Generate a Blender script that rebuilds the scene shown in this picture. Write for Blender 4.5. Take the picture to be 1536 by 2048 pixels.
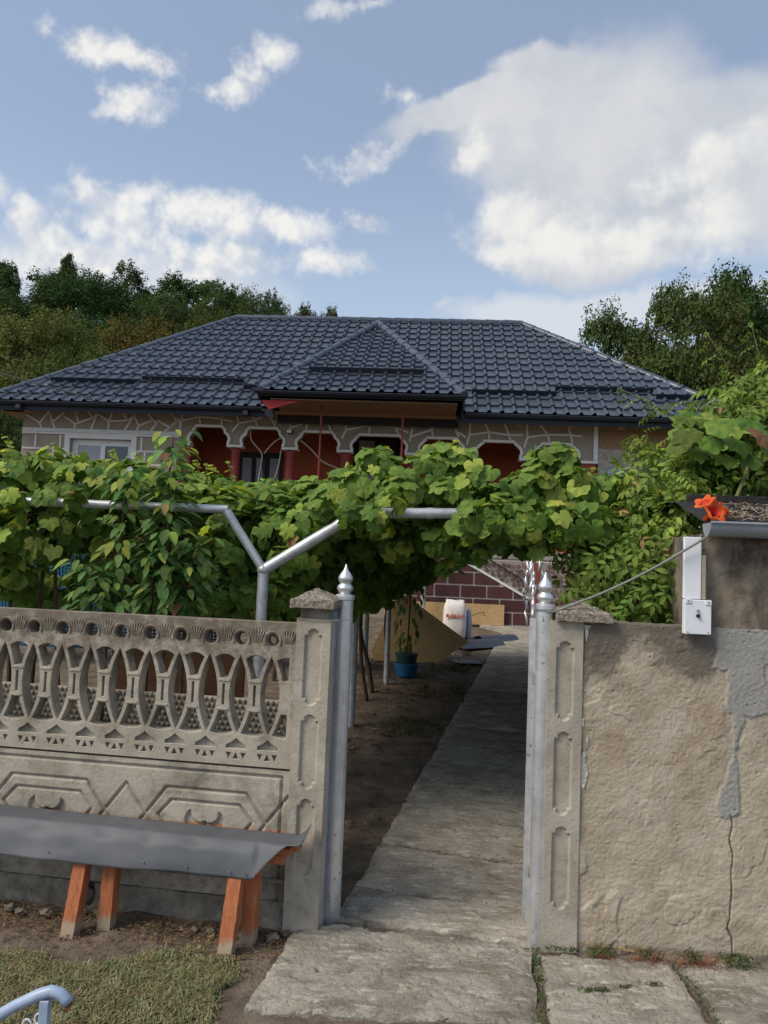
import bpy, bmesh, math, random
import numpy as np
from mathutils import Vector, Matrix, noise as mnoise

for o in list(bpy.data.objects): bpy.data.objects.remove(o)
SC = bpy.context.scene
COL = SC.collection
PI = math.pi
R = math.radians
random.seed(7)
RNG = np.random.default_rng(7)

# ------------------------------------------------------------------ camera
CAM_H = 1.7; PITCH = R(3.9); ROLL = R(2.3); FPX = 1540.0
cd = bpy.data.cameras.new('camera'); cam = bpy.data.objects.new('camera', cd); COL.objects.link(cam)
cd.sensor_fit = 'VERTICAL'; cd.sensor_height = 36; cd.sensor_width = 27
cd.lens = 36 * FPX / 2048; cd.clip_end = 3000; cd.clip_start = 0.05
CM = Matrix.Rotation(PI / 2 + PITCH, 3, 'X') @ Matrix.Rotation(ROLL, 3, 'Z')
cam.matrix_world = Matrix.Translation((0, 0, CAM_H)) @ CM.to_4x4()
SC.camera = cam

# ------------------------------------------------------------------ sun, sky
SUN_AZ = R(-118)      # measured from +y towards +x: behind the camera, to the left
SUN_EL = R(46)
to_sun = Vector((math.sin(SUN_AZ) * math.cos(SUN_EL), math.cos(SUN_AZ) * math.cos(SUN_EL), math.sin(SUN_EL)))
sl = bpy.data.lights.new('sun', 'SUN'); sl.energy = 1.5; sl.angle = R(26); sl.color = (1.0, .90, .75)
so = bpy.data.objects.new('sun', sl); COL.objects.link(so)
so.rotation_euler = (-to_sun).to_track_quat('-Z', 'Y').to_euler(); so.location = (-10, -10, 30)

SC.view_settings.view_transform = 'Standard'; SC.view_settings.look = 'None'
SC.view_settings.exposure = 1.08; SC.view_settings.gamma = 1
SC.view_settings.use_curve_mapping = False
SKY_STRENGTH = 0.088

def ray(px, py):
    return (CM @ Vector(((px - 768) / FPX, -(py - 1024) / FPX, -1.0)))
def at(px, py, Y):
    d = ray(px, py); return Vector((0, 0, CAM_H)) + d * (Y / d.y)
def azel(px, py):
    d = ray(px, py).normalized(); return math.atan2(d.x, d.y), math.asin(d.z)

def make_world():
    w = bpy.data.worlds.new('World'); SC.world = w; w.use_nodes = True
    nt = w.node_tree; N = nt.nodes; L = nt.links; N.clear()
    def node(t, **k):
        n = N.new(t)
        for a, b in k.items(): setattr(n, a, b)
        return n
    def m(op, a, b=None, c=None, clamp=False):
        n = node('ShaderNodeMath', operation=op, use_clamp=clamp)
        for i, v in enumerate((a, b, c)):
            if v is None: continue
            if isinstance(v, (int, float)): n.inputs[i].default_value = v
            else: L.new(v, n.inputs[i])
        return n.outputs[0]
    sky = node('ShaderNodeTexSky', sky_type='NISHITA'); sky.sun_disc = False
    sky.sun_elevation = SUN_EL; sky.sun_rotation = SUN_AZ; sky.altitude = 300
    sky.air_density = 1.0; sky.dust_density = 1.6; sky.ozone_density = 1.6
    tc = node('ShaderNodeTexCoord'); nrm = node('ShaderNodeVectorMath', operation='NORMALIZE')
    L.new(tc.outputs['Generated'], nrm.inputs[0])
    sx = node('ShaderNodeSeparateXYZ'); L.new(nrm.outputs[0], sx.inputs[0])
    az = m('ARCTAN2', sx.outputs[0], sx.outputs[1]); el = m('ARCSINE', sx.outputs[2])
    # warped direction for puffy edges
    def noise(scale, detail, rough, vec):
        n = node('ShaderNodeTexNoise'); n.inputs['Scale'].default_value = scale
        n.inputs['Detail'].default_value = detail; n.inputs['Roughness'].default_value = rough
        L.new(vec, n.inputs['Vector']); return n
    nW = noise(10, 4, .6, nrm.outputs[0])
    sc = node('ShaderNodeSeparateColor'); L.new(nW.outputs['Color'], sc.inputs[0])
    wa = m('MULTIPLY_ADD', m('SUBTRACT', sc.outputs[0], .5), .09, az)
    we = m('MULTIPLY_ADD', m('SUBTRACT', sc.outputs[1], .5), .07, el)
    nf = noise(20, 5, .66, nrm.outputs[0]).outputs['Fac']
    wv = node('ShaderNodeCombineXYZ'); L.new(wa, wv.inputs[0]); L.new(we, wv.inputs[1])
    def blob(px, py, rx, ry, rot=0):
        a0, e0 = azel(px, py)
        mp = node('ShaderNodeMapping', vector_type='TEXTURE'); L.new(wv.outputs[0], mp.inputs[0])
        mp.inputs['Location'].default_value = (a0, e0, 0); mp.inputs['Rotation'].default_value = (0, 0, R(rot)); mp.inputs['Scale'].default_value = (rx / 1540., ry / 1540., 1)
        ln = node('ShaderNodeVectorMath', operation='LENGTH'); L.new(mp.outputs[0], ln.inputs[0]); return ln.outputs['Value']
    def union(bs):
        r = bs[0]
        for b in bs[1:]: r = m('SMOOTH_MIN', r, b, .15)
        return m('SUBTRACT', 1.0, r)
    def ramp(v, a, b):
        n = node('ShaderNodeMapRange', interpolation_type='SMOOTHSTEP'); n.inputs['From Min'].default_value = a
        n.inputs['From Max'].default_value = b; L.new(v, n.inputs['Value']); return n.outputs[0]
    # cumulus in view (bright, crisp)
    sm = union([blob(190, 80, 95, 42), blob(265, 112, 120, 36), blob(545, 108, 78, 44), blob(478, 188, 78, 44, 25), blob(510, 150, 60, 36),
                blob(270, 212, 84, 38, 15), blob(735, 312, 125, 36, 18), blob(800, 205, 56, 26), blob(640, 5, 80, 26), blob(735, 0, 60, 20), blob(870, 605, 46, 24), blob(720, 440, 80, 28)])
    m_sm = m('MULTIPLY', ramp(m('MULTIPLY_ADD', m('SUBTRACT', nf, .53), 2.6, sm), .0, 1.0), .9)
    cu = union([blob(225, 385, 140, 40, 8), blob(230, 440, 140, 66), blob(430, 450, 150, 62), blob(575, 462, 130, 40),
                blob(420, 515, 230, 50), blob(80, 500, 90, 60), blob(640, 520, 110, 40), blob(40, 440, 60, 40), blob(-10, 385, 40, 40), blob(160, 530, 110, 55)])
    m_cu = ramp(m('MULTIPLY_ADD', m('SUBTRACT', nf, .5), 1.8, cu), .0, .8)
    # bright heads of the large cloud
    hd = union([blob(1010, 440, 120, 70, 20), blob(1130, 470, 230, 70), blob(950, 315, 70, 36, 45), blob(1280, 470, 190, 60), blob(1400, 320, 170, 50, 10),
                blob(1020, 510, 110, 40), blob(1420, 440, 90, 100, 40)])
    m_hd = ramp(m('MULTIPLY_ADD', m('SUBTRACT', nf, .5), 1.3, hd), .0, .8)
    # the large soft cloud at the right, thin veils elsewhere
    bg = union([blob(900, 245, 190, 40, 6), blob(960, 200, 150, 40, 18), blob(1130, 235, 300, 135, 12), blob(1420, 300, 320, 140), blob(1250, 390, 330, 150), blob(1180, 480, 280, 90), blob(1080, 130, 120, 45), blob(1620, 330, 260, 170)])
    nl = sc.outputs[2]
    m_bg = ramp(m('MULTIPLY_ADD', m('SUBTRACT', nl, .5), .35, bg), 0.0, .42)
    low = union([blob(1120, 625, 300, 50), blob(1350, 600, 260, 45), blob(250, 560, 420, 70)])
    m_lo = m('MULTIPLY', ramp(m('MULTIPLY_ADD', m('SUBTRACT', nl, .5), .5, low), 0, .6), .75)
    # the same kind of broken cloud all round, out of view
    far = m('MAXIMUM', ramp(m('ABSOLUTE', az), R(30), R(40)), ramp(el, R(42), R(52)))
    gen = noise(3.2, 4, .55, nrm.outputs[0]).outputs['Fac']
    m_ge = m('MULTIPLY', ramp(gen, .5, .68), m('MULTIPLY', far, ramp(el, R(0), R(10))))
    # cloud brightness
    def mix(f, a, b):
        n = node('ShaderNodeMix', data_type='RGBA')
        L.new(f, n.inputs[0])
        for i, v in ((6, a), (7, b)):
            if isinstance(v, tuple): n.inputs[i].default_value = (*v, 1)
            else: L.new(v, n.inputs[i])
        return n.outputs[2]
    # thin milky haze towards the horizon: part of the sky
    hz = m('MULTIPLY', ramp(el, R(31), R(3)), .85)
    veil = node('ShaderNodeMix', data_type='RGBA'); veil.inputs[0].default_value = .45; L.new(sky.outputs[0], veil.inputs[6]); veil.inputs[7].default_value = (2.35, 2.75, 3.35, 1)
    c = mix(hz, veil.outputs[2], (3.2, 3.85, 4.6))
    shade = sc.outputs[0]
    off = node('ShaderNodeVectorMath', operation='ADD'); L.new(nrm.outputs[0], off.inputs[0]); off.inputs[1].default_value = (-.012, 0, .014)
    n1 = noise(15, 3, .6, nrm.outputs[0]).outputs['Fac']; n2 = noise(15, 3, .6, off.outputs[0]).outputs['Fac']
    relief_ = m('MULTIPLY_ADD', m('SUBTRACT', n1, n2), 1.5, shade)       # billows lit from the upper left, grey below
    ccol = mix(ramp(relief_, .30, .66), (3.35, 3.55, 3.95), (5.1, 5.0, 4.75))
    gcol = mix(ramp(shade, .25, .75), (3.0, 3.2, 3.55), (3.95, 3.95, 4.0))
    c = mix(m('MULTIPLY', m_bg, .92), c, gcol)
    c = mix(m_lo, c, (4.0, 4.15, 4.35))
    c = mix(m('MULTIPLY', m_hd, .8), c, mix(ramp(relief_, .15, .6), (4.2, 4.25, 4.3), (5.0, 4.9, 4.65)))
    c = mix(m('MULTIPLY', m_cu, .9), c, ccol)
    c = mix(m_sm, c, ccol)
    c = mix(m('MULTIPLY', m_ge, .9), c, ccol)
    b = node('ShaderNodeBackground'); b.inputs['Strength'].default_value = SKY_STRENGTH
    L.new(c, b.inputs['Color']); o = node('ShaderNodeOutputWorld'); L.new(b.outputs[0], o.inputs[0])
make_world()

# ------------------------------------------------------------------ numeric noise
_T = np.random.default_rng(3).random((256, 256))
def vnoise(x, y, s=0):
    x = np.asarray(x, float) + s * 17.3; y = np.asarray(y, float) + s * 9.7
    xi = np.floor(x).astype(int); yi = np.floor(y).astype(int); fx = x - xi; fy = y - yi
    fx = fx * fx * (3 - 2 * fx); fy = fy * fy * (3 - 2 * fy)
    a = _T[xi & 255, yi & 255]; b = _T[(xi + 1) & 255, yi & 255]; c = _T[xi & 255, (yi + 1) & 255]; d = _T[(xi + 1) & 255, (yi + 1) & 255]
    return (a * (1 - fx) + b * fx) * (1 - fy) + (c * (1 - fx) + d * fx) * fy
def fbm(x, y, o=4, s=0, g=.5):
    r = 0; a = 1; t = 0
    for i in range(o):
        r = r + a * vnoise(np.asarray(x) * 2 ** i, np.asarray(y) * 2 ** i, s + i * 3); t += a; a *= g
    return r / t
def sstep(a, b, x):
    t = np.clip((np.asarray(x, float) - a) / (b - a), 0, 1); return t * t * (3 - 2 * t)
def segdist(x, y, pts):
    d = np.full(np.shape(x), 9e9)
    for (ax, ay), (bx, by) in zip(pts[:-1], pts[1:]):
        vx, vy = bx - ax, by - ay; l2 = vx * vx + vy * vy + 1e-12
        t = np.clip(((x - ax) * vx + (y - ay) * vy) / l2, 0, 1)
        d = np.minimum(d, np.hypot(x - ax - t * vx, y - ay - t * vy))
    return d

# ------------------------------------------------------------------ materials
MATS = {}
def material(name, ramp, scale=3.0, detail=6, rough=.85, rough_var=.1, bump=.15, bump_scale=40, metallic=0, spec=.3,
             layers=(), coord='Object', rand=0.0, translucent=0.0, distort=0.3, stretch=None, rand_hue=False, sub_bump=None, attrs=()):
    """ramp: [(pos, rgb)] over a noise; layers: (rgb, scale, lo, hi, amount, stretch) stain/wear noises on top"""
    mt = bpy.data.materials.new(name); mt.use_nodes = True; nt = mt.node_tree; N = nt.nodes; L = nt.links
    P = N['Principled BSDF']; out = N['Material Output']
    tc = N.new('ShaderNodeTexCoord'); oi = N.new('ShaderNodeObjectInfo')
    add = N.new('ShaderNodeVectorMath'); add.operation = 'MULTIPLY_ADD'
    cx = N.new('ShaderNodeCombineXYZ')
    for i in range(3): L.new(oi.outputs['Random'], cx.inputs[i])
    L.new(cx.outputs[0], add.inputs[0]); add.inputs[1].default_value = (37, 61, 23); L.new(tc.outputs[coord], add.inputs[2])
    V = add.outputs[0]
    def stretched(st):
        if not st: return V
        mp = N.new('ShaderNodeMapping'); mp.inputs['Scale'].default_value = st; L.new(V, mp.inputs[0]); return mp.outputs[0]
    def noise(sc, det=6, ro=.6, st=None, dis=0):
        n = N.new('ShaderNodeTexNoise'); n.inputs['Scale'].default_value = sc; n.inputs['Detail'].default_value = det
        n.inputs['Roughness'].default_value = ro; n.inputs['Distortion'].default_value = dis; L.new(stretched(st), n.inputs['Vector']); return n.outputs['Fac']
    base = noise(scale, detail, .62, stretch, distort)
    cr = N.new('ShaderNodeValToRGB'); L.new(base, cr.inputs[0])
    el = cr.color_ramp.elements
    for i, (p, c) in enumerate(ramp):
        e = el[i] if i < 2 else el.new(p)
        e.position = p; e.color = (*c, 1)
    col = cr.outputs[0]
    for (rgb, sc, lo, hi, amt, st) in layers:
        f = noise(sc, 8, .65, st, .2)
        mr = N.new('ShaderNodeMapRange'); mr.inputs['From Min'].default_value = lo; mr.inputs['From Max'].default_value = hi
        mr.inputs['To Max'].default_value = amt; L.new(f, mr.inputs['Value'])
        mx = N.new('ShaderNodeMix'); mx.data_type = 'RGBA'; L.new(mr.outputs[0], mx.inputs[0]); L.new(col, mx.inputs[6]); mx.inputs[7].default_value = (*rgb, 1)
        col = mx.outputs[2]
    for (an, rgb, sc, amt) in attrs:        # wear mapped on the mesh (float attribute), broken up by noise
        at_ = N.new('ShaderNodeAttribute'); at_.attribute_name = an
        s_ = N.new('ShaderNodeMath'); s_.operation = 'MULTIPLY_ADD'; L.new(noise(sc, 6, .65), s_.inputs[0]); s_.inputs[1].default_value = 1.3; L.new(at_.outputs['Fac'], s_.inputs[2])
        mr = N.new('ShaderNodeMapRange'); mr.interpolation_type = 'SMOOTHSTEP'; mr.inputs['From Min'].default_value = .88; mr.inputs['From Max'].default_value = 1.35; mr.inputs['To Max'].default_value = amt; L.new(s_.outputs[0], mr.inputs['Value'])
        mx = N.new('ShaderNodeMix'); mx.data_type = 'RGBA'; L.new(mr.outputs[0], mx.inputs[0]); L.new(col, mx.inputs[6]); mx.inputs[7].default_value = (*rgb, 1); col = mx.outputs[2]
    if rand:
        hs = N.new('ShaderNodeHueSaturation'); L.new(col, hs.inputs['Color'])
        mr = N.new('ShaderNodeMapRange'); mr.inputs['To Min'].default_value = 1 - rand; mr.inputs['To Max'].default_value = 1 + rand
        L.new(oi.outputs['Random'], mr.inputs['Value']); L.new(mr.outputs[0], hs.inputs['Value'])
        if rand_hue:
            ml = N.new('ShaderNodeMath'); ml.operation = 'FRACT'; m2 = N.new('ShaderNodeMath'); m2.operation = 'MULTIPLY'; m2.inputs[1].default_value = 7.31
            L.new(oi.outputs['Random'], m2.inputs[0]); L.new(m2.outputs[0], ml.inputs[0])
            m3 = N.new('ShaderNodeMapRange'); m3.inputs['To Min'].default_value = .47; m3.inputs['To Max'].default_value = .52; L.new(ml.outputs[0], m3.inputs['Value']); L.new(m3.outputs[0], hs.inputs['Hue'])
        col = hs.outputs[0]
    L.new(col, P.inputs['Base Color']); P.inputs['Metallic'].default_value = metallic
    P.inputs['Specular IOR Level'].default_value = spec
    rr = N.new('ShaderNodeMapRange'); rr.inputs['To Min'].default_value = max(0, rough - rough_var); rr.inputs['To Max'].default_value = min(1, rough + rough_var)
    L.new(base, rr.inputs['Value']); L.new(rr.outputs[0], P.inputs['Roughness'])
    if bump:
        b = N.new('ShaderNodeBump'); b.inputs['Strength'].default_value = bump; b.inputs['Distance'].default_value = .01
        L.new(noise(bump_scale, 5, .65, stretch), b.inputs['Height'])
        if sub_bump:
            b2 = N.new('ShaderNodeBump'); b2.inputs['Strength'].default_value = sub_bump[1]; b2.inputs['Distance'].default_value = .02
            L.new(noise(sub_bump[0], 6, .6), b2.inputs['Height']); L.new(b.outputs[0], b2.inputs['Normal']); L.new(b2.outputs[0], P.inputs['Normal'])
        else: L.new(b.outputs[0], P.inputs['Normal'])
    if translucent:
        t = N.new('ShaderNodeBsdfTranslucent'); L.new(col, t.inputs[0])
        g = N.new('ShaderNodeHueSaturation'); L.new(col, g.inputs['Color']); g.inputs['Value'].default_value = 1.5; g.inputs['Saturation'].default_value = 1.1; g.inputs['Hue'].default_value = .485
        L.new(g.outputs[0], t.inputs[0])
        ms = N.new('ShaderNodeMixShader'); ms.inputs[0].default_value = translucent; L.new(P.outputs[0], ms.inputs[1]); L.new(t.outputs[0], ms.inputs[2]); L.new(ms.outputs[0], out.inputs[0])
    MATS[name] = mt
    return mt

M_conc = material('precast_concrete', [(.3, (.285, .25, .198)), (.52, (.39, .352, .288)), (.75, (.475, .43, .355))], 5, bump=.35, bump_scale=90, rough=.92,
                  layers=[((.10, .088, .07), 3.2, .52, .72, .75, (1, 1, .5)), ((.07, .06, .045), 38, .6, .72, .55, None), ((.46, .44, .38), 60, .62, .7, .4, None)])
M_conc_old = material('weathered_concrete', [(.3, (.13, .115, .09)), (.5, (.24, .215, .17)), (.72, (.34, .31, .255))], 9, bump=.6, bump_scale=70, rough=.95,
                  layers=[((.05, .045, .033), 6, .5, .7, .8, None), ((.5, .47, .42), 26, .62, .7, .55, None), ((.06, .05, .04), 70, .58, .68, .7, None)])
M_cap = material('exposed_aggregate', [(.35, (.10, .085, .065)), (.5, (.25, .215, .17)), (.65, (.42, .38, .32))], 60, bump=1.0, bump_scale=90, rough=.95,
                 layers=[((.06, .05, .035), 12, .5, .66, .7, None)])
M_stucco = material('old_lime_render', [(.3, (.345, .29, .212)), (.5, (.43, .372, .283)), (.72, (.505, .45, .355))], 4.2, bump=.5, bump_scale=170, rough=.95, distort=.6,
                 layers=[((.29, .20, .125), 2.6, .54, .70, .6, None), ((.47, .43, .36), 11, .58, .7, .4, None), ((.15, .12, .085), 45, .62, .74, .5, None)], 
                 attrs=[('soot', (.12, .105, .085), 14, .85), ('cement', (.30, .30, .285), 22, .9), ('rustwash', (.33, .235, .155), 9, .55)])
M_stucco_dark = material('soot_stained_render', [(.3, (.10, .085, .065)), (.55, (.23, .20, .155)), (.75, (.33, .28, .21))], 5, bump=.5, bump_scale=90, rough=.95,
                 layers=[((.045, .04, .03), 7, .46, .66, .85, None), ((.30, .2, .11), 9, .6, .72, .5, None)])
M_mortar = material('grey_cement_patch', [(.35, (.20, .20, .19)), (.65, (.34, .335, .31))], 16, bump=.6, bump_scale=80, rough=.9, layers=[((.42, .41, .38), 26, .6, .7, .6, None)])
M_slab = material('path_concrete', [(.3, (.20, .18, .145)), (.5, (.31, .285, .235)), (.72, (.40, .37, .315))], 3.2, bump=.7, bump_scale=110, rough=.95, rand=.10,
                  layers=[((.13, .11, .085), 4, .48, .66, .75, (1, 2.5, 1)), ((.52, .49, .43), 9, .54, .64, .65, (1, 3.2, 1)), ((.09, .075, .055), 70, .55, .64, .6, None), ((.52, .49, .44), 95, .58, .66, .55, None), ((.19, .16, .07), 7, .60, .72, .5, None)], sub_bump=(18, .6))
M_silver = material('silver_paint', [(.35, (.60, .62, .64)), (.65, (.74, .75, .77))], 12, bump=.15, bump_scale=50, rough=.34, metallic=.7, spec=.5,
                  layers=[((.12, .11, .11), 34, .62, .67, .8, None), ((.38, .35, .30), 5, .50, .70, .45, (3, 3, .5)), ((.25, .16, .10), 14, .60, .70, .45, (3, 3, .4))])
M_galv = material('galvanised_pipe', [(.35, (.40, .42, .44)), (.65, (.56, .58, .60))], 20, bump=.12, bump_scale=60, rough=.45, metallic=.5, spec=.5, layers=[((.26, .19, .13), 9, .56, .68, .5, None), ((.16, .15, .14), 40, .6, .67, .6, None)])
M_bluestrip = material('blue_grey_steel_paint', [(.35, (.16, .22, .33)), (.65, (.24, .31, .44))], 8, rough=.5, bump=.05)
M_bluepipe = material('blue_grey_pipe_paint', [(.35, (.26, .34, .47)), (.65, (.36, .45, .59))], 10, rough=.38, bump=.08, spec=.5, layers=[((.03, .03, .035), 40, .70, .74, .9, None)])
M_rust = material('rust', [(.35, (.10, .035, .02)), (.65, (.22, .09, .045))], 30, rough=.9, bump=.4)
M_orange = material('orange_painted_wood', [(.3, (.33, .10, .04)), (.6, (.46, .165, .072)), (.8, (.52, .24, .13))], 9, rough=.7, bump=.4, bump_scale=30, stretch=(6, 6, .6),
                   layers=[((.19, .06, .025), 14, .56, .66, .6, (6, 6, .5)), ((.62, .42, .28), 20, .63, .7, .6, (6, 6, .4))], attrs=[('worn', (.36, .29, .21), 30, .95)])
M_worn = material('bare_weathered_wood', [(.3, (.22, .15, .095)), (.6, (.40, .31, .21)), (.8, (.50, .40, .29))], 12, rough=.9, bump=.5, bump_scale=40, stretch=(7, 7, .5), layers=[((.10, .065, .04), 16, .58, .68, .7, (7, 7, .4))])
M_sheet = material('grey_coated_steel', [(.35, (.075, .082, .092)), (.65, (.105, .113, .125))], 3.5, rough=.6, rough_var=.08, bump=.05, bump_scale=8, spec=.4, layers=[((.16, .145, .12), 9, .55, .75, .35, None)])
M_soil = material('yard_soil', [(.3, (.082, .064, .050)), (.5, (.145, .116, .090)), (.72, (.225, .185, .145))], 5, rough=1, bump=1.0, bump_scale=70, spec=.1, sub_bump=(20, .6),
                  layers=[((.28, .225, .16), 26, .6, .72, .6, None), ((.055, .04, .028), 12, .56, .7, .6, None)])
M_stone = material('field_stone', [(.3, (.09, .075, .06)), (.7, (.21, .18, .145))], 10, rough=.9, bump=.4, rand=.25)
M_roof = material('anthracite_metal_tile', [(.35, (.052, .066, .092)), (.65, (.066, .082, .112))], 1.2, rough=.32, rough_var=.08, bump=.10, bump_scale=300, spec=.5, rand=.05, layers=[((.12, .125, .13), 1.5, .50, .75, .35, None), ((.15, .15, .145), 26, .58, .72, .25, None)])
M_roofdark = material('dark_roof_trim', [(.35, (.018, .022, .032)), (.65, (.024, .029, .042))], 3, rough=.55, bump=0, spec=.3)
M_facade = material('beige_facade_render', [(.3, (.29, .245, .185)), (.7, (.36, .31, .24))], 2, rough=.95, bump=.3, bump_scale=150)
M_white = material('white_facade_paint', [(.3, (.66, .65, .62)), (.7, (.76, .75, .72))], 6, rough=.75, bump=.1)
M_pvc = material('white_window_frame', [(.3, (.72, .73, .74)), (.7, (.8, .8, .8))], 6, rough=.4, bump=0)
M_red = material('brick_red_veranda_paint', [(.3, (.38, .085, .040)), (.7, (.50, .125, .055))], 2, rough=.85, bump=.1)
M_redtrim = material('oxblood_column_paint', [(.3, (.20, .035, .03)), (.7, (.27, .055, .045))], 4, rough=.6, bump=.1)
M_darkwood = material('dark_brown_joinery', [(.3, (.018, .012, .011)), (.7, (.032, .02, .018))], 4, rough=.5, bump=0)
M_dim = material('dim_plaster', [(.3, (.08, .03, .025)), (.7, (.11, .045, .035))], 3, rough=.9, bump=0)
M_brick = material('maroon_cladding_block', [(.3, (.060, .022, .022)), (.7, (.088, .034, .032))], 6, rough=.7, bump=.2, rand=.18)
M_grout = material('pale_grout', [(.3, (.50, .44, .40)), (.7, (.60, .54, .49))], 8, rough=.9, bump=.1)
M_mosaic = material('brown_mosaic_stone', [(.3, (.12, .075, .065)), (.7, (.20, .135, .115))], 12, rough=.8, bump=.3, rand=.35)
M_mosaicbed = material('mosaic_bed', [(.3, (.27, .22, .19)), (.7, (.34, .28, .25))], 12, rough=.9, bump=.1)
M_ply = material('oriented_strand_board', [(.3, (.36, .22, .095)), (.5, (.50, .33, .155)), (.7, (.60, .43, .23))], 26, rough=.75, bump=.3, bump_scale=60, distort=1.5, stretch=(1, 2.2, 1))
M_wood = material('pine_board', [(.3, (.22, .125, .06)), (.7, (.33, .20, .10))], 6, rough=.7, bump=.2, stretch=(8, 8, .8))
M_sack = material('white_woven_sack', [(.3, (.62, .59, .55)), (.7, (.76, .73, .69))], 12, rough=.8, bump=.4, bump_scale=60)
M_redprint = material('red_print', [(.3, (.55, .05, .04)), (.7, (.62, .07, .05))], 12, rough=.8, bump=0)
M_bluesheet = material('blue_plastic', [(.3, (.025, .13, .30)), (.7, (.04, .19, .40))], 12, rough=.5, bump=.1)
M_net = material('blue_mesh', [(.3, (.012, .10, .22)), (.7, (.02, .16, .32))], 12, rough=.6, bump=0)
M_teal = material('teal_pot', [(.3, (.012, .05, .05)), (.7, (.02, .075, .075))], 12, rough=.6, bump=.1)
M_whitemetal = material('white_sheet_metal', [(.3, (.70, .73, .78)), (.7, (.78, .80, .84))], 6, rough=.35, bump=.04, spec=.5)
M_tar = material('bitumen_felt', [(.3, (.012, .011, .012)), (.7, (.04, .036, .036))], 22, rough=.85, bump=.9, bump_scale=40, layers=[((.18, .15, .12), 40, .66, .72, .7, None)])
M_gutter = material('grey_gutter', [(.3, (.22, .24, .27)), (.7, (.29, .31, .34))], 4, rough=.4, bump=.03, spec=.5)
M_cable = material('cable_grey', [(.3, (.16, .16, .15)), (.7, (.26, .26, .24))], 20, rough=.6, bump=0)
M_blackcable = material('black_cable', [(.3, (.012, .012, .014)), (.7, (.02, .02, .022))], 20, rough=.6, bump=0)
M_cream = material('cream_cable', [(.3, (.42, .36, .30)), (.7, (.5, .44, .37))], 20, rough=.6, bump=0)
M_bark = material('vine_bark', [(.3, (.045, .032, .024)), (.7, (.12, .085, .06))], 20, rough=1, bump=1, bump_scale=40, stretch=(4, 4, .6))
M_stem = material('green_stem', [(.3, (.10, .12, .04)), (.7, (.17, .15, .07))], 20, rough=.8, bump=.1)
M_plastic = material('clear_white_plastic', [(.3, (.66, .68, .70)), (.7, (.8, .81, .82))], 30, rough=.3, bump=.3, spec=.5)
M_rawwall = material('raw_block_wall', [(.3, (.27, .23, .19)), (.6, (.42, .38, .33)), (.8, (.5, .46, .41))], 7, rough=.95, bump=.8, bump_scale=30, layers=[((.16, .09, .06), 8, .56, .66, .6, None)])
M_petal = material('orange_petal', [(.3, (.62, .075, .02)), (.7, (.80, .17, .03))], 25, rough=.6, bump=.1, translucent=.25)
M_petalin = material('red_petal_throat', [(.3, (.5, .02, .015)), (.7, (.62, .04, .02))], 25, rough=.6, bump=.1)
def leafmat(name, a, b, c=None, **k):
    r = [(.32, a), (.55, b)] + ([(.72, c)] if c else [])
    kk = dict(scale=1.6, detail=4, rough=.6, rough_var=.08, bump=.25, bump_scale=60, spec=.22, translucent=.28, rand=.4, rand_hue=True); kk.update(k)
    return material(name, r, **kk)
M_grape = leafmat('grape_leaf', (.085, .165, .030), (.15, .245, .045), (.245, .335, .075), translucent=.38)
M_grape2 = leafmat('young_and_sunlit_grape_leaf', (.24, .33, .055), (.32, .41, .08), (.38, .42, .11), translucent=.42)  # colour of young shoots, also paints sunlight onto leaves high in the canopy
M_grapemass = leafmat('grape_foliage', (.070, .145, .026), (.145, .24, .042), (.26, .345, .075), scale=3.5, rand=0, rand_hue=False)
M_creeper = leafmat('creeper_leaf', (.095, .175, .030), (.165, .25, .048), (.26, .325, .08), translucent=.38)
M_creepermass = leafmat('creeper_foliage', (.075, .14, .024), (.15, .23, .042), (.26, .32, .07), scale=4.5, rand=0, rand_hue=False)
M_dryleaf = leafmat('dry_leaf', (.20, .13, .05), (.27, .17, .07), (.25, .10, .05), translucent=.15)
M_sapling = leafmat('orchard_leaf', (.055, .125, .030), (.10, .185, .05), (.16, .24, .08))
M_tree_a = leafmat('dark_tree_leaf', (.042, .078, .024), (.060, .10, .032), (.085, .125, .042), scale=.45, translucent=.15, bump=0, rough=.9, rough_var=.05, spec=.08, rand=.3)
M_tree_b = leafmat('olive_tree_leaf', (.055, .080, .022), (.085, .110, .032), (.125, .142, .045), scale=.5, translucent=.15, bump=0, rough=.9, rough_var=.05, spec=.08, rand=.25)
M_tree_c = leafmat('russet_tree_leaf', (.085, .082, .024), (.125, .108, .032), (.14, .13, .04), scale=.5, translucent=.15, bump=0, rough=.9, rough_var=.05, spec=.08, rand=.2)
M_tree_d = leafmat('locust_leaf', (.045, .085, .026), (.070, .12, .034), (.125, .105, .045), scale=.8, translucent=.15, bump=0, rough=.9, rough_var=.05, spec=.08, rand=.2)
M_treebark = material('tree_bark', [(.3, (.05, .04, .03)), (.7, (.12, .095, .07))], 8, rough=1, bump=.8, bump_scale=30)
M_grass = leafmat('dry_turf', (.16, .18, .085), (.26, .265, .135), (.43, .375, .235), scale=9, rand=0, rand_hue=False, translucent=.15, bump=0, rough=.7)
M_weed = leafmat('wall_weed', (.04, .065, .02), (.075, .10, .035), (.12, .13, .05), scale=14, rand=0, rand_hue=False, translucent=.12, bump=0, rough=.7)
M_weedred = leafmat('reddish_weed_stem', (.15, .05, .03), (.24, .08, .045), (.2, .12, .06), scale=14, rand=0, rand_hue=False, translucent=.1, bump=0, rough=.7)
M_litter = leafmat('leaf_litter', (.10, .062, .034), (.19, .12, .062), (.32, .23, .13), scale=16, rand=0, rand_hue=False, translucent=.05, bump=0, rough=.9)
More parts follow.
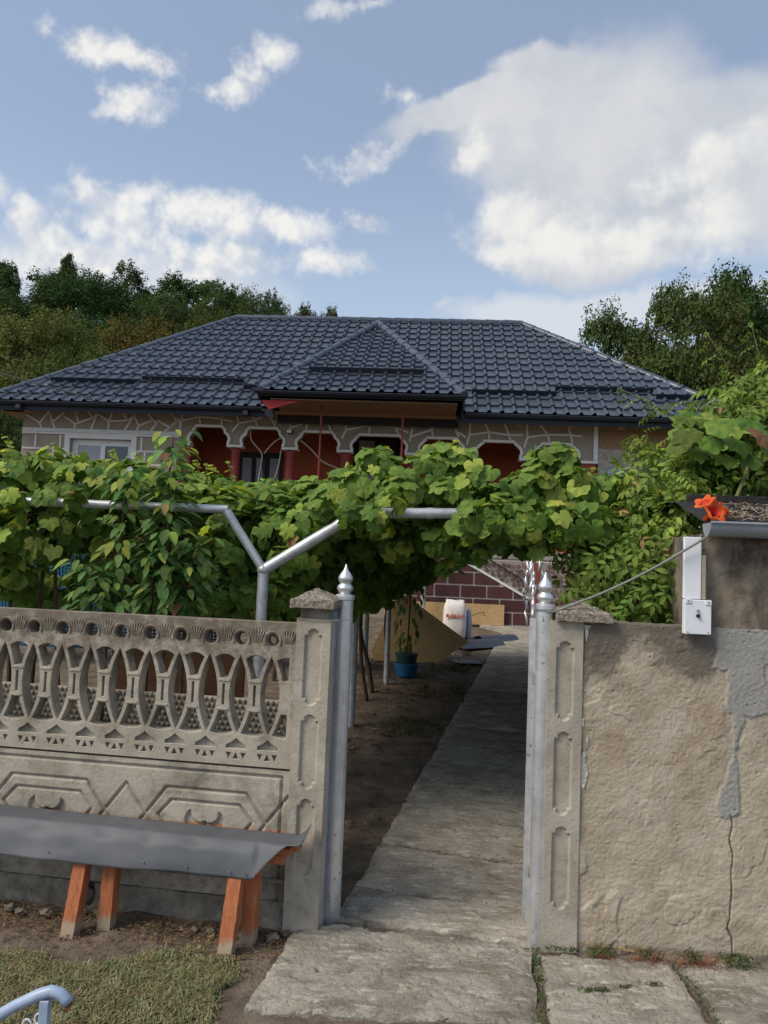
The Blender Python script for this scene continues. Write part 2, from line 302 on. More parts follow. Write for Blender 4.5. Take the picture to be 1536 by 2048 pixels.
def glass_mat():
    m = bpy.data.materials.new('window_glass'); m.use_nodes = True; P = m.node_tree.nodes['Principled BSDF']
    n = m.node_tree.nodes.new('ShaderNodeTexNoise'); n.inputs['Scale'].default_value = 2
    c = m.node_tree.nodes.new('ShaderNodeValToRGB'); c.color_ramp.elements[0].color = (.06, .065, .075, 1); c.color_ramp.elements[1].color = (.13, .14, .155, 1)
    m.node_tree.links.new(n.outputs['Fac'], c.inputs[0]); m.node_tree.links.new(c.outputs[0], P.inputs['Base Color'])
    P.inputs['Roughness'].default_value = .08; P.inputs['Specular IOR Level'].default_value = .6
    return m
M_glass = glass_mat()
M_curtain = material('lace_curtain', [(.3, (.34, .34, .36)), (.7, (.5, .5, .52))], 40, rough=.9, bump=.3, stretch=(6, 6, .4))

# ------------------------------------------------------------------ mesh helpers
class MB:
    def __init__(s): s.v = []; s.f = []
    def add(s, v, f):
        o = len(s.v); s.v += [tuple(p) for p in v]; s.f += [tuple(i + o for i in q) for q in f]; return s
    def box(s, x0, x1, y0, y1, z0, z1, bev=0, M=None):
        if bev <= 0:
            v = [(x, y, z) for z in (z0, z1) for y in (y0, y1) for x in (x0, x1)]
            f = [(0, 2, 3, 1), (4, 5, 7, 6), (0, 1, 5, 4), (2, 6, 7, 3), (0, 4, 6, 2), (1, 3, 7, 5)]
        else:
            bm = bmesh.new(); bmesh.ops.create_cube(bm, size=1)
            for q in bm.verts: q.co = Vector(((x0 + x1) / 2 + q.co.x * (x1 - x0), (y0 + y1) / 2 + q.co.y * (y1 - y0), (z0 + z1) / 2 + q.co.z * (z1 - z0)))
            bmesh.ops.bevel(bm, geom=bm.edges[:], offset=bev, segments=1, affect='EDGES')
            bm.verts.index_update(); v = [q.co.copy() for q in bm.verts]; f = [[q.index for q in t.verts] for t in bm.faces]; bm.free()
        if M is not None: v = [M @ Vector(p) for p in v]
        return s.add(v, f)
    def tube(s, pts, r, seg=8, cap=True):
        pts = [Vector(p) for p in pts]; n = len(pts); rr = r if hasattr(r, '__len__') else [r] * n
        ring = []; up = None
        for i, p in enumerate(pts):
            t = (pts[min(i + 1, n - 1)] - pts[max(i - 1, 0)]).normalized()
            if up is None:
                up = Vector((0, 0, 1)) if abs(t.z) < .9 else Vector((1, 0, 0))
            a = (up - t * up.dot(t)).normalized(); b = t.cross(a); up = a
            ring.append([p + (a * math.cos(2 * PI * k / seg) + b * math.sin(2 * PI * k / seg)) * rr[i] for k in range(seg)])
        v = [q for g in ring for q in g]; f = []
        for i in range(n - 1):
            for k in range(seg):
                f.append((i * seg + k, i * seg + (k + 1) % seg, (i + 1) * seg + (k + 1) % seg, (i + 1) * seg + k))
        if cap: f.append(tuple(range(seg - 1, -1, -1))); f.append(tuple((n - 1) * seg + k for k in range(seg)))
        return s.add(v, f)
    def lathe(s, prof, c=(0, 0, 0), seg=24):
        n = len(prof); v = [(c[0] + r * math.cos(2 * PI * k / seg), c[1] + r * math.sin(2 * PI * k / seg), c[2] + z) for (r, z) in prof for k in range(seg)]; f = []
        for i in range(n - 1):
            for k in range(seg): f.append((i * seg + k, i * seg + (k + 1) % seg, (i + 1) * seg + (k + 1) % seg, (i + 1) * seg + k))
        f.append(tuple(range(seg - 1, -1, -1))); f.append(tuple((n - 1) * seg + k for k in range(seg)))
        return s.add(v, f)
    def grid(s, P, closed=False):
        """P: (n,m,3) array"""
        n, m = P.shape[:2]; v = P.reshape(-1, 3).tolist()
        f = [(i * m + j, i * m + j + 1, (i + 1) * m + j + 1, (i + 1) * m + j) for i in range(n - 1) for j in range(m - 1)]
        return s.add(v, f)
    def prism(s, poly, d):
        """poly: list of 3D points (planar), d: offset vector"""
        d = Vector(d); a = [Vector(p) for p in poly]; n = len(a)
        v = a + [p + d for p in a]; f = [tuple(range(n - 1, -1, -1)), tuple(range(n, 2 * n))] + [(i, (i + 1) % n, n + (i + 1) % n, n + i) for i in range(n)]
        return s.add(v, f)
    def xform(s, M): s.v = [tuple(M @ Vector(p)) for p in s.v]; return s

def fix_normals(me):
    bm = bmesh.new(); bm.from_mesh(me); bmesh.ops.recalc_face_normals(bm, faces=bm.faces); bm.to_mesh(me); bm.free()

def obj(name, mb, mat, parent=None, smooth=False, world=True, recalc=True, label=None, autos=None):
    me = mb if isinstance(mb, bpy.types.Mesh) else None
    base = Vector((0, 0, 0))
    if me is None:
        V = mb.v
        if parent is not None and world:
            inv = root_matrix(parent).inverted(); V = [inv @ Vector(p) for p in V]
        elif parent is None:
            a = np.array(V); base = Vector(((a[:, 0].min() + a[:, 0].max()) / 2, (a[:, 1].min() + a[:, 1].max()) / 2, a[:, 2].min()))
            V = [Vector(p) - base for p in V]
        me = bpy.data.meshes.new(name); me.from_pydata([tuple(p) for p in V], [], mb.f); me.update()
        if recalc: fix_normals(me)
    if smooth: me.polygons.foreach_set('use_smooth', [True] * len(me.polygons))
    if autos:
        me.polygons.foreach_set('use_smooth', [True] * len(me.polygons))
        me.set_sharp_from_angle(angle=R(autos))
    if mat and not me.materials: me.materials.append(mat)
    o = bpy.data.objects.new(name, me); COL.objects.link(o); o.location = base
    if parent is not None: o.parent = parent
    if label: o['label'] = label
    return o
def root_matrix(p):
    M = Matrix.Identity(4)
    while p is not None:
        M = p.matrix_basis @ M; p = p.parent
    return M
def tag(o, label, cat, group=None, kind=None):
    if label: o['label'] = label
    if cat: o['category'] = cat
    if group: o['group'] = group
    if kind: o['kind'] = kind
    return o
def thing(name, label, cat, loc=(0, 0, 0), rz=0, group=None):
    o = bpy.data.objects.new(name, None); COL.objects.link(o); o.location = loc; o.rotation_euler = (0, 0, rz); o.empty_display_size = .1
    return tag(o, label, cat, group)
def struct(o): o['kind'] = 'structure'; return o

def plate(outline, holes, depth, bevel=0.0, res=1):
    """2D outline with holes -> solid mesh in local x/z, front at y=0, back at y=depth. returns MB"""
    cu = bpy.data.curves.new('tmp', 'CURVE'); cu.dimensions = '2D'; cu.fill_mode = 'BOTH'; cu.extrude = depth / 2 - bevel; cu.bevel_depth = bevel; cu.bevel_resolution = 0
    cu.offset = -bevel
    for loop in [outline] + list(holes):
        sp = cu.splines.new('POLY'); sp.points.add(len(loop) - 1); sp.use_cyclic_u = True
        for p, q in zip(sp.points, loop): p.co = (q[0], q[1], 0, 1)
    o = bpy.data.objects.new('tmp', cu); COL.objects.link(o)
    dg = bpy.context.evaluated_depsgraph_get(); me = bpy.data.meshes.new_from_object(o.evaluated_get(dg))
    mb = MB(); v = [(p.co.x, -p.co.z + depth / 2, p.co.y) for p in me.vertices]; f = [tuple(p.vertices) for p in me.polygons]
    mb.add(v, f); bpy.data.objects.remove(o); bpy.data.curves.remove(cu); bpy.data.meshes.remove(me)
    return mb

def frame_matrix(p0, ang):
    return Matrix.Translation((p0[0], p0[1], p0[2] if len(p0) > 2 else 0)) @ Matrix.Rotation(ang, 4, 'Z')

def relief(u0, u1, z0, z1, step, fn, depth):
    """front sheet of a slab facing -y with height field fn(u,z) (metres, + = towards viewer), plus sides and back at y=depth"""
    nu = max(2, int((u1 - u0) / step) + 1); nz = max(2, int((z1 - z0) / step) + 1)
    U, Z = np.meshgrid(np.linspace(u0, u1, nu), np.linspace(z0, z1, nz)); Hh = fn(U, Z)
    P = np.stack([U, -Hh, Z], -1)
    mb = MB(); mb.grid(P)
    def skirt(line):
        n = len(line); v = list(map(tuple, line)) + [(p[0], depth, p[2]) for p in line]
        mb.add(v, [(i, i + 1, n + i + 1, n + i) for i in range(n - 1)])
    skirt(P[0]); skirt(P[-1]); skirt(P[:, 0]); skirt(P[:, -1])
    mb.add([(u0, depth, z0), (u1, depth, z0), (u1, depth, z1), (u0, depth, z1)], [(0, 1, 2, 3)])
    return mb

# ================================================================== GROUND
def gz(x, y):
    x = np.asarray(x, float); y = np.asarray(y, float)
    z = .073 * np.clip(y - 4, 0, 9.9)
    z = z + 13 * sstep(22, 58, y) * sstep(20, -18, x) + 3 * sstep(26, 60, y) * sstep(6, 30, x)
    return z
def gzf(x, y): return float(gz(x, y))
def ground(px, py):
    d = ray(px, py); t = -CAM_H / d.z if d.z < 0 else 1e6
    p = Vector((0, 0, CAM_H)) + d * t
    if p.y > 4: t = (-.073 * 4 - CAM_H) / (d.z - .073 * d.y); p = Vector((0, 0, CAM_H)) + d * t
    return p
def axis(fine0, fine1, step, lo, hi, grow=1.25):
    a = list(np.arange(fine0, fine1, step)); s = step; v = a[-1]
    while v < hi: s *= grow; v += s; a.append(v)
    s = step; v = a[0]; b = []
    while v > lo: s *= grow; v -= s; b.append(v)
    return np.array(b[::-1] + a)
def build_ground():
    xs = axis(-2.1, 2.1, .03, -700, 700); ys = axis(2.4, 6.0, .03, -150, 900)
    X, Y = np.meshgrid(xs, ys); Z = gz(X, Y)
    near = sstep(12, 8, Y) * sstep(8, 4, np.abs(X))
    Z = Z + near * ((fbm(X * 3, Y * 3, 3, 1) - .5) * .05 + (fbm(X * 16, Y * 16, 3, 2) - .5) * .022) - .012
    mb = MB().grid(np.stack([X, Y, Z], -1))
    struct(obj('ground', mb, M_soil, smooth=True, recalc=False))
    M_hill = material('hillside_grass', [(.3, (.045, .055, .016)), (.7, (.10, .10, .035))], .5, rough=1, bump=0)
    xs = np.linspace(-160, 160, 60); ys = np.linspace(22, 220, 50); X, Y = np.meshgrid(xs, ys)
    struct(obj('hill', MB().grid(np.stack([X, Y, gz(X, Y) + .05 * sstep(22, 26, Y) - .03], -1)), M_hill, smooth=True, recalc=False))
build_ground()

# ---- paving: each slab its own piece
def slab_mesh(quad, thick=.07, n=(16, 10), seed=0, fine=False, cracks=()):
    """quad: 4 (x,y,z) corners TL TR BR BL seen from the street (TL far left)"""
    TL, TR, BR, BL = [np.array(q, float) for q in quad]; nu, nv = n
    s = np.linspace(0, 1, nu); t = np.linspace(0, 1, nv); S, T = np.meshgrid(s, t)
    P = (BL * (1 - S)[..., None] + BR * S[..., None]) * (1 - T)[..., None] + (TL * (1 - S)[..., None] + TR * S[..., None]) * T[..., None]
    jx = (fbm(P[..., 0] * 9, P[..., 1] * 9, 3, seed) - .5); jy = (fbm(P[..., 0] * 9, P[..., 1] * 9, 3, seed + 5) - .5)
    edge = np.maximum(np.maximum(sstep(.06, 0, S), sstep(.94, 1, S)), np.maximum(sstep(.08, 0, T), sstep(.92, 1, T)))
    P[..., 0] += jx * .03 * edge; P[..., 1] += jy * .03 * edge
    P[..., 2] += (fbm(P[..., 0] * 5, P[..., 1] * 5, 4, seed + 9) - .5) * .016 - edge * .008
    if fine:
        X, Y = P[..., 0], P[..., 1]
        P[..., 2] += (fbm(X * 45, Y * 45, 3, seed + 2) - .5) * .006 - .005 * sstep(.52, .60, fbm(X * 8, Y * 14, 4, seed + 4)) - .006 * sstep(.72, .8, fbm(X * 30, Y * 30, 2, seed + 6))
        for c in cracks: P[..., 2] -= .014 * sstep(.007, .001, segdist(X, Y, c) + (fbm(X * 30, Y * 30, 2, 5) - .5) * .012)
        P[..., 2] -= .012 * sstep(.03, .0, np.minimum(np.minimum(S, 1 - S) * 1.0, np.minimum(T, 1 - T) * .6)) * sstep(.45, .6, fbm(X * 14, Y * 14, 3, seed + 7))
    mb = MB().grid(P)
    def skirt(L):
        m = len(L); v = [tuple(p) for p in L] + [(p[0], p[1], p[2] - thick) for p in L]; mb.add(v, [(i, i + 1, m + i + 1, m + i) for i in range(m - 1)])
    skirt(P[0]); skirt(P[-1][::-1]); skirt(P[:, 0][::-1]); skirt(P[:, -1])
    return mb
path = struct(thing('garden_path', None, None, (-.1, 3.8, 0)))
pavement = struct(thing('pavement', None, None, (.1, 3.0, 0)))
def path_left(y): return -.07 + .243 * (y - 4.15)
def path_pt(y, k, w=.99, dz=.022):
    x = path_left(y) + k * w; yy = y - k * w * .22
    return (x, yy, gzf(x, yy) + dz)
edges = [3.80, 4.15]; 
while edges[-1] < 13.6: edges.append(edges[-1] + random.uniform(.47, .60))
for i in range(len(edges) - 1):
    a, b = edges[i], edges[i + 1] - random.uniform(.010, .022)
    obj('paving_slab', slab_mesh([path_pt(b, 0), path_pt(b, 1), path_pt(a, 1), path_pt(a, 0)], seed=i, n=(90, 46) if i < 4 else ((40, 20) if i < 9 else (16, 10)), fine=i < 9, cracks=[[path_pt(a + .3, .35)[:2], path_pt(a + .22, .7)[:2], path_pt(a + .1, 1.0)[:2]]] if i in (1, 3) else ()), M_slab, path, smooth=True, recalc=False)
# slabs on the street side of the gate
street = [[(-.31, 3.73, .03), (.735, 3.585, .02), (.655, 2.98, .02), (-.455, 3.02, .025)],
          [(.757, 3.555, .018), (1.335, 3.535, .015), (1.30, 2.55, .015), (.64, 2.55, .018)],
          [(1.365, 3.53, .015), (2.4, 3.50, .012), (2.4, 2.5, .012), (1.34, 2.5, .014)],
          [(.1, 2.96, .012), (.64, 2.95, .012), (.62, 2.3, .01), (.05, 2.3, .01)]]
for i, q in enumerate(street): obj('paving_slab', slab_mesh(q, .09, (170, 110), 40 + i, True, [[(.35, 3.70), (.42, 3.5), (.58, 3.42), (.76, 3.30)], [(-.2, 3.3), (.1, 3.32), (.3, 3.26)], [(.72, 3.32), (1.0, 3.30), (1.35, 3.33)]]), M_slab, pavement, smooth=True, recalc=False)
obj('threshold_patch', slab_mesh([(-.30, 3.90, .012), (-.06, 3.88, .012), (-.02, 3.75, .016), (-.32, 3.76, .014)], .05, (12, 8), 77), M_conc_old, path, smooth=True, recalc=False)
# yard apron in front of the house steps
for i, (a, b, c) in enumerate([(11.9, 13.55, 3.9)]):
    q = [(1.75, b, gzf(0, b) + .03), (c, b - .2, gzf(0, b) + .03), (c, a - .1, gzf(0, a) + .03), (2.65, a - .05, gzf(0, a) + .03)]
    obj('paving_slab', slab_mesh(q, .06, (16, 10), 90 + i), M_slab, path, smooth=True, recalc=False)

# ================================================================== STREET FENCE (left)
FM = frame_matrix((-.39, 3.66, 0), R(-8.5))
fence = thing('concrete_fence', 'grey precast concrete fence with openwork lens pattern behind the bench', 'fence', FM.translation, R(-8.5))
PER = .154; U0 = -.122
def lens(cx, z0, z1, hw, n=14):
    pts = []
    for i in range(n + 1):
        t = i / n; pts.append((cx + hw * math.sin(PI * t) ** .9, z0 + (z1 - z0) * t))
    for i in range(n - 1, 0, -1):
        t = i / n; pts.append((cx - hw * math.sin(PI * t) ** .9, z0 + (z1 - z0) * t))
    return pts
ZL0, ZL1 = .872, 1.238
def outer_x(z):   # half width of the lens rib's outer edge
    t = (z - (ZL0 - .035)) / ((ZL1 + .035) - (ZL0 - .035)); t = min(1, max(0, t)); return .0675 * math.sin(PI * t) ** .9
def between(cm, za, zb, shrink, arch=0.0, clipR=None):
    """opening between two lenses centred at cm; za<zb"""
    L = []; n = 8
    for i in range(n + 1):
        z = za + (zb - za) * i / n; hw = max(.006, PER / 2 - outer_x(z) - shrink); L.append((hw, z))
    right = [(cm + h, z) for h, z in L]; left = [(cm - h, z) for h, z in L[::-1]]
    mid_t = []; hw = L[-1][0]
    if arch > 0:
        for k in range(1, 6): x = hw - 2 * hw * k / 6; mid_t.append((cm + x, zb + arch * (1 - (x / hw) ** 2)))
    mid_b = []
    if arch < 0:
        hw = L[0][0]
        for k in range(1, 6): x = -hw + 2 * hw * k / 6; mid_b.append((cm + x, za + arch * (1 - (x / hw) ** 2)))
    pts = right + mid_t + left + mid_b
    if clipR is not None: pts = [(min(x, clipR), z) for x, z in pts]
    return pts
def circle(cx, cz, r, n=18): return [(cx + r * math.cos(2 * PI * k / n), cz + r * math.sin(2 * PI * k / n)) for k in range(n)]
def lattice():
    mb = MB()
    for lay, (y, dep, sh) in enumerate([(0.0, .022, 0.0), (.0222, .04, .004)]):
        holes = []
        for k in range(14):
            c = U0 - PER * k
            holes.append(circle(c, 1.318, .031 - sh))
            holes.append(lens(c, ZL0 + sh * 2, ZL1 - sh * 2, .047 - sh))
            cm = c - PER / 2
            holes.append(between(cm, 1.128 + sh, 1.222 - sh, sh, .02))
            holes.append(between(cm, .872 + sh, .972 - sh, sh, -.012))
            if lay == 0:
                holes.append([(c - .05, .800), (c + .05, .800), (c + .05, .815), (c + .025, .828), (c, .848), (c - .025, .828), (c - .05, .815)])
                for s in (-1, 1): holes.append([(c + s * .036 - .013, .781), (c + s * .036 + .013, .781), (c + s * .036, .752)])
                holes.append([(c - .014, .752), (c + .014, .752), (c, .781)])
                if k: pass
                holes.append([(cm - .006, 1.0), (cm + .006, 1.0), (cm + .006, 1.10), (cm - .006, 1.10)])
        cm = U0 + PER / 2
        for za, zb, ar in ((1.128, 1.222, .016), (.872, .972, -.012)):
            holes.append(between(cm, za + sh, zb - sh, sh, ar, clipR=cm + .010))
        p = plate([(-2.25, .722), (-.003, .722), (-.003, 1.405), (-2.25, 1.405)], holes, dep, .002 if lay == 0 else 0)
        mb.add([(v[0], v[1] + y, v[2]) for v in p.v], p.f)
    # relief: rings round the circles and fan flutes along the top rail, flanges on the hourglass bars
    for k in range(14):
        c = U0 - PER * k
        for s in (0,):
            pts = [(c + .041 * math.cos(a), -.001, 1.318 + .041 * math.sin(a)) for a in np.linspace(-.5, PI + .5, 15)]; mb.tube(pts, .006, 5)
        for a in np.linspace(-.62, .62, 6):
            x0 = c + PER / 2 + .030 * math.sin(a); z0 = 1.318 + .0 ; x1 = c + PER / 2 + .062 * math.sin(a); z1 = 1.318 + .052 * math.cos(a)
            mb.tube([(x0, .001, z0 - .01), ((x0 + x1) / 2, -.003, (z0 + z1) / 2), (x1, .0, z1)], [.004, .006, .004], 5)
        for zz in (1.118, .982): mb.box(c - PER / 2 - .03, c - PER / 2 + .03, -.004, .01, zz - .006, zz + .006, .002)
    return mb
lat = lattice().xform(FM @ Matrix.Translation((0, .03, 0)))
M_conc_stain = material('lichen_stained_concrete', [(.3, (.285, .25, .198)), (.52, (.39, .352, .288)), (.75, (.475, .43, .355))], 5, bump=.4, bump_scale=90, rough=.92,
                  layers=[((.10, .088, .07), 4.2, .50, .70, .75, None), ((.07, .06, .045), 38, .6, .72, .55, None), ((.50, .48, .43), 34, .66, .72, .6, None)], attrs=[('stain', (.13, .105, .075), 16, .85), ('paint', (.50, .21, .09), 24, .8)])
lz = np.array(lat.v)[:, 2]
lo_ = obj('lattice_panel', lat, M_conc_stain, fence, autos=40)
lo_.data.attributes.new('stain', 'FLOAT', 'POINT').data.foreach_set('value', (.15 + .45 * sstep(1.0, 1.38, lz)).astype(np.float32))
# lower panel with incised hexagons and diamonds
def lower_panel(U, Z):
    h = (fbm(U * 9, Z * 9, 4, 3) - .5) * .004 + (fbm(U * 60, Z * 60, 2, 4) - .5) * .0016
    d = segdist(U, Z, [(-2.2, .680), (-.045, .680), (-.045, .10)])
    g = np.full(U.shape, 9.)
    for c in (-.415, -1.225, -2.035):
        for zt, w1, w2 in ((.592, .20, .30), (.535, .17, .235)):      # nested hexagons
            zm = .46 if w2 > .25 else .462
            g = np.minimum(g, segdist(U, Z, [(c - w2 + .11, .32), (c - w2, zm), (c - w1, zt), (c + w1, zt), (c + w2, zm), (c + w2 - .11, .32)]))
        for s in (-1, 1):                                            # crossing lines that frame the diamonds
            g = np.minimum(g, segdist(U, Z, [(c + s * .30, .46), (c + s * .405, .597), (c + s * .51, .46)]))
            g = np.minimum(g, segdist(U, Z, [(c + s * .30, .46), (c + s * .41, .32)]))
    h = h - .013 * sstep(.0085, .004, d) - .013 * sstep(.0085, .004, g)
    for c in (-.415, -1.225, -2.035):       # pair of carved leaf hollows
        for s in (-1, 1):
            x = (U - c) * s; y = Z - .412
            a = sstep(-.004, .004, .052 - np.hypot(x - .045, (y - .035) * .95)) * sstep(-.004, .004, np.hypot(x - .022, (y - .075) * 1.0) - .048)
            h = h - .014 * a
    return h
lp = relief(-2.25, -.004, .12, .712, .0045, lower_panel, .055); la = np.array(lp.v); lp = lp.xform(FM @ Matrix.Translation((0, .035, 0)))
po_ = obj('relief_panel', lp, M_conc_stain, fence, smooth=True, recalc=False)
po_.data.attributes.new('paint', 'FLOAT', 'POINT').data.foreach_set('value', (.75 * np.exp(-((la[:, 2] - .425) / .014) ** 2) * (.35 + 1.0 * fbm(la[:, 0] * 5, la[:, 0] * 0, 3, 9))).astype(np.float32))
po_.data.attributes.new('stain', 'FLOAT', 'POINT').data.foreach_set('value', (.35 * sstep(.35, .2, la[:, 2]) + .35 * np.exp(-((la[:, 0] + .03) / .05) ** 2)).astype(np.float32))
def plinth_panel(U, Z): return (fbm(U * 6, Z * 6, 4, 13) - .5) * .03 + (fbm(U * 25, Z * 25, 3, 14) - .5) * .018 - .05 * sstep(.03, 0, segdist(U, Z, [(-.98, .125), (-.985, .03)]) - .02 * fbm(U * 30, Z * 30, 2, 4))
pl = relief(-2.3, .0, -.08, .117, .008, plinth_panel, .10).xform(FM @ Matrix.Translation((0, .03, 0)))
obj('footing', pl, M_conc_old, fence, smooth=True, recalc=False, label='rough broken concrete footing with a stone showing')
obj('ledge_strip', MB().box(-2.25, -.004, .012, .032, .205, .222, .003).xform(FM), M_conc_old, fence)

def pillar_relief(cu, zs, hw=.040, dep=.013):
    def fn(U, Z):
        h = (fbm(U * 14, Z * 14, 4, 6) - .5) * .003 + (fbm(U * 80, Z * 80, 2, 7) - .5) * .0012
        for za, zb in zs:
            x = np.abs(U - cu)
            d1 = np.maximum(x - hw, np.maximum(za + .028 - Z, Z - zb + .028))
            d2 = np.maximum(x - hw * .62, np.maximum(za + .008 - Z, Z - zb + .008))
            d3 = np.minimum(np.hypot(x, Z - zb + .020) - hw * .55, np.hypot(x, Z - za - .020) - hw * .55)
            d = np.minimum(np.minimum(d1, d2), d3)
            h = h - dep * sstep(.0015, -.0025, d)
        # chipped arrises
        return h
    return fn
def pyramid_cap(cx, cy, z, w, hgt, seed):
    n = 19; g = np.linspace(-1, 1, n); X, Y = np.meshgrid(g, g); m = np.maximum(abs(X), abs(Y))
    Z = .038 + (hgt - .038) * (1 - m) * 1.0
    Z = Z + (fbm(X * 5 + seed, Y * 5, 3, seed) - .5) * .016
    P = np.stack([cx + X * w / 2, cy + Y * w / 2, z + Z], -1); mb = MB().grid(P)
    for L in (P[0], P[-1], P[:, 0], P[:, -1]):
        k = len(L); v = [tuple(p) for p in L] + [(p[0], p[1], z + (fbm(p[0] * 30, p[1] * 30, 2, 3) - .5) * .012) for p in L]; mb.add(v, [(i, i + 1, k + i + 1, k + i) for i in range(k - 1)])
    mb.add([(cx - w / 2, cy - w / 2, z), (cx + w / 2, cy - w / 2, z), (cx + w / 2, cy + w / 2, z), (cx - w / 2, cy + w / 2, z)], [(0, 1, 2, 3)])
    return mb
pilL = thing('gate_pillar', 'concrete gate pillar with recessed panels beside the grey bench', 'pillar', FM @ Vector((.08, .05, 0)), R(-8.5), 'concrete gate pillars')
obj('shaft', relief(.0, .165, -.06, 1.432, .003, pillar_relief(.083, [(.26, .60), (.650, .985), (1.032, 1.382)]), .15).xform(FM), M_conc, pilL, smooth=True, recalc=False)
obj('neck', MB().box(.012, .152, .012, .14, 1.432, 1.49, .004).xform(FM), M_conc_old, pilL)
obj('cap', pyramid_cap(.079, .072, 1.484, .215, .092, 1).xform(FM), M_cap, pilL)
# tie wire and vine loop on the fence top
tag(obj('tie_wire', MB().tube([FM @ Vector(p) for p in [(.0, -.006, 1.432), (.08, -.008, 1.428), (.166, -.006, 1.430), (.205, -.03, 1.432), (.25, .02, 1.434)]], .0018, 5), M_cable), 'thin wire tying the left silver post to its concrete pillar', 'wire')

# ---- right pillar
WM = frame_matrix((.94, 3.57, 0), R(-3.5))
pilR = thing('gate_pillar', 'concrete gate pillar with recessed panels against the rendered wall', 'pillar', WM @ Vector((-.08, .06, 0)), R(-3.5), 'concrete gate pillars')
obj('shaft', relief(-.158, .0, -.06, 1.474, .003, pillar_relief(-.080, [(.185, .545), (.600, .968), (1.022, 1.378)], .039), .15).xform(WM), M_conc, pilR, smooth=True, recalc=False)
obj('cap', pyramid_cap(.0, .10, 1.474, .255, .092, 2).xform(WM), M_cap, pilR)

# ---- silver gate posts
def post_profile(h): return [(.043, -.08), (.043, h - .022), (.0485, h - .018), (.0485, h), (.040, h + .006), (.029, h + .010), (.0285, h + .016), (.036, h + .023), (.0405, h + .036), (.036, h + .050), (.028, h + .055), (.026, h + .060), (.033, h + .070), (.037, h + .083), (.035, h + .094), (.026, h + .108), (.014, h + .124), (.007, h + .140), (.003, h + .152), (.0005, h + .156)]
def gate_post(loc, label, extra):
    t = thing('gate_post', label, 'gate post', (loc[0], loc[1], 0), 0, 'silver gate posts')
    p = post_profile(1.54)
    obj('pipe', MB().lathe(p[:2], loc, 32), M_silver, t, autos=40)
    obj('collar', MB().lathe(p[1:6], loc, 32), M_silver, t, autos=50)
    obj('finial', MB().lathe(p[5:], loc, 32), M_silver, t, smooth=True)
    extra(t); return t
def strapL(t):
    obj('fixing_strip', MB().box(-.229, -.206, 3.733, 3.742, .02, 1.47, .002), M_bluestrip, t)
gate_post((-.175, 3.80, 0), 'silver painted pipe gate post beside the bench end', strapL)
def strapR(t):
    obj('fixing_strip', MB().box(.812, .826, 3.61, 3.64, .35, 1.46, .002), M_silver, t)
gate_post((.772, 3.63, 0), 'silver painted pipe gate post next to the rendered wall', strapR)

# ---- open gate leaf seen on edge
gate = thing('gate_leaf', 'open silver metal gate leaf seen edge on behind the right post', 'gate', (.725, 3.70, .1), 0)
gd = Vector((.194, .981, 0)).normalized(); gn = Vector((gd.y, -gd.x, 0)); g0 = Vector((.722, 3.66, 0))
def G(a, z, b=0): return g0 + gd * a + gn * b + Vector((0, 0, z))
def bar(p, q, w=.014, d=.014):
    p = Vector(p); q = Vector(q); t = (q - p).normalized(); s = gn if abs(t.dot(gn)) < .9 else gd; k = t.cross(s).normalized()
    v = [p + s * a * w + k * b * d for a, b in ((-1, -1), (1, -1), (1, 1), (-1, 1))] + [q + s * a * w + k * b * d for a, b in ((-1, -1), (1, -1), (1, 1), (-1, 1))]
    return v, [(0, 3, 2, 1), (4, 5, 6, 7), (0, 1, 5, 4), (1, 2, 6, 5), (2, 3, 7, 6), (3, 0, 4, 7)]
obj('frame', MB().add(*bar(G(0, .10), G(0, 1.475))).add(*bar(G(.86, .16), G(.86, 1.50))).add(*bar(G(.014, .12), G(.846, .18))).add(*bar(G(.014, .75), G(.846, .8))).add(*bar(G(.014, 1.40), G(.846, 1.46))), M_silver, gate)
for i in range(1, 7): obj('vertical_bar', MB().tube([G(.12 * i, .13), G(.12 * i, 1.45)], .007, 6), M_silver, gate)
for z in (.33, 1.20):
    obj('hinge', MB().lathe([(.012, z - .03), (.014, z - .025), (.014, z + .025), (.012, z + .03)], (G(-.028, 0, .022)[0], G(-.028, 0, .022)[1], 0), 10), M_cable, gate, smooth=True)
mb = MB()
rg = random.Random(4)
for i in range(26):        # cast leaf cresting along the arched top rail
    a = .10 + .70 * i / 25; zz = 1.47 + .26 * math.sin(PI * (a - .02) / .84)
    b = rg.uniform(-.05, .05); c = G(a, zz + rg.uniform(-.09, .02), b)
    mb.tube([c + Vector((0, 0, -.035)), c + gn * rg.uniform(-.012, .012), c + Vector((0, 0, .035)) + gn * rg.uniform(-.02, .02)], [.003, rg.uniform(.007, .012), .002], 6)
obj('cresting', mb, M_silver, gate, smooth=True)
mb = MB()
for i in range(14):
    a0 = .02 + .82 * i / 14; a1 = .02 + .82 * (i + 1) / 14
    mb.tube([G(a0, 1.47 + .22 * math.sin(PI * a0 / .86)), G(a1, 1.47 + .22 * math.sin(PI * a1 / .86))], .009, 6)
obj('arched_rail', mb, M_silver, gate, smooth=True)

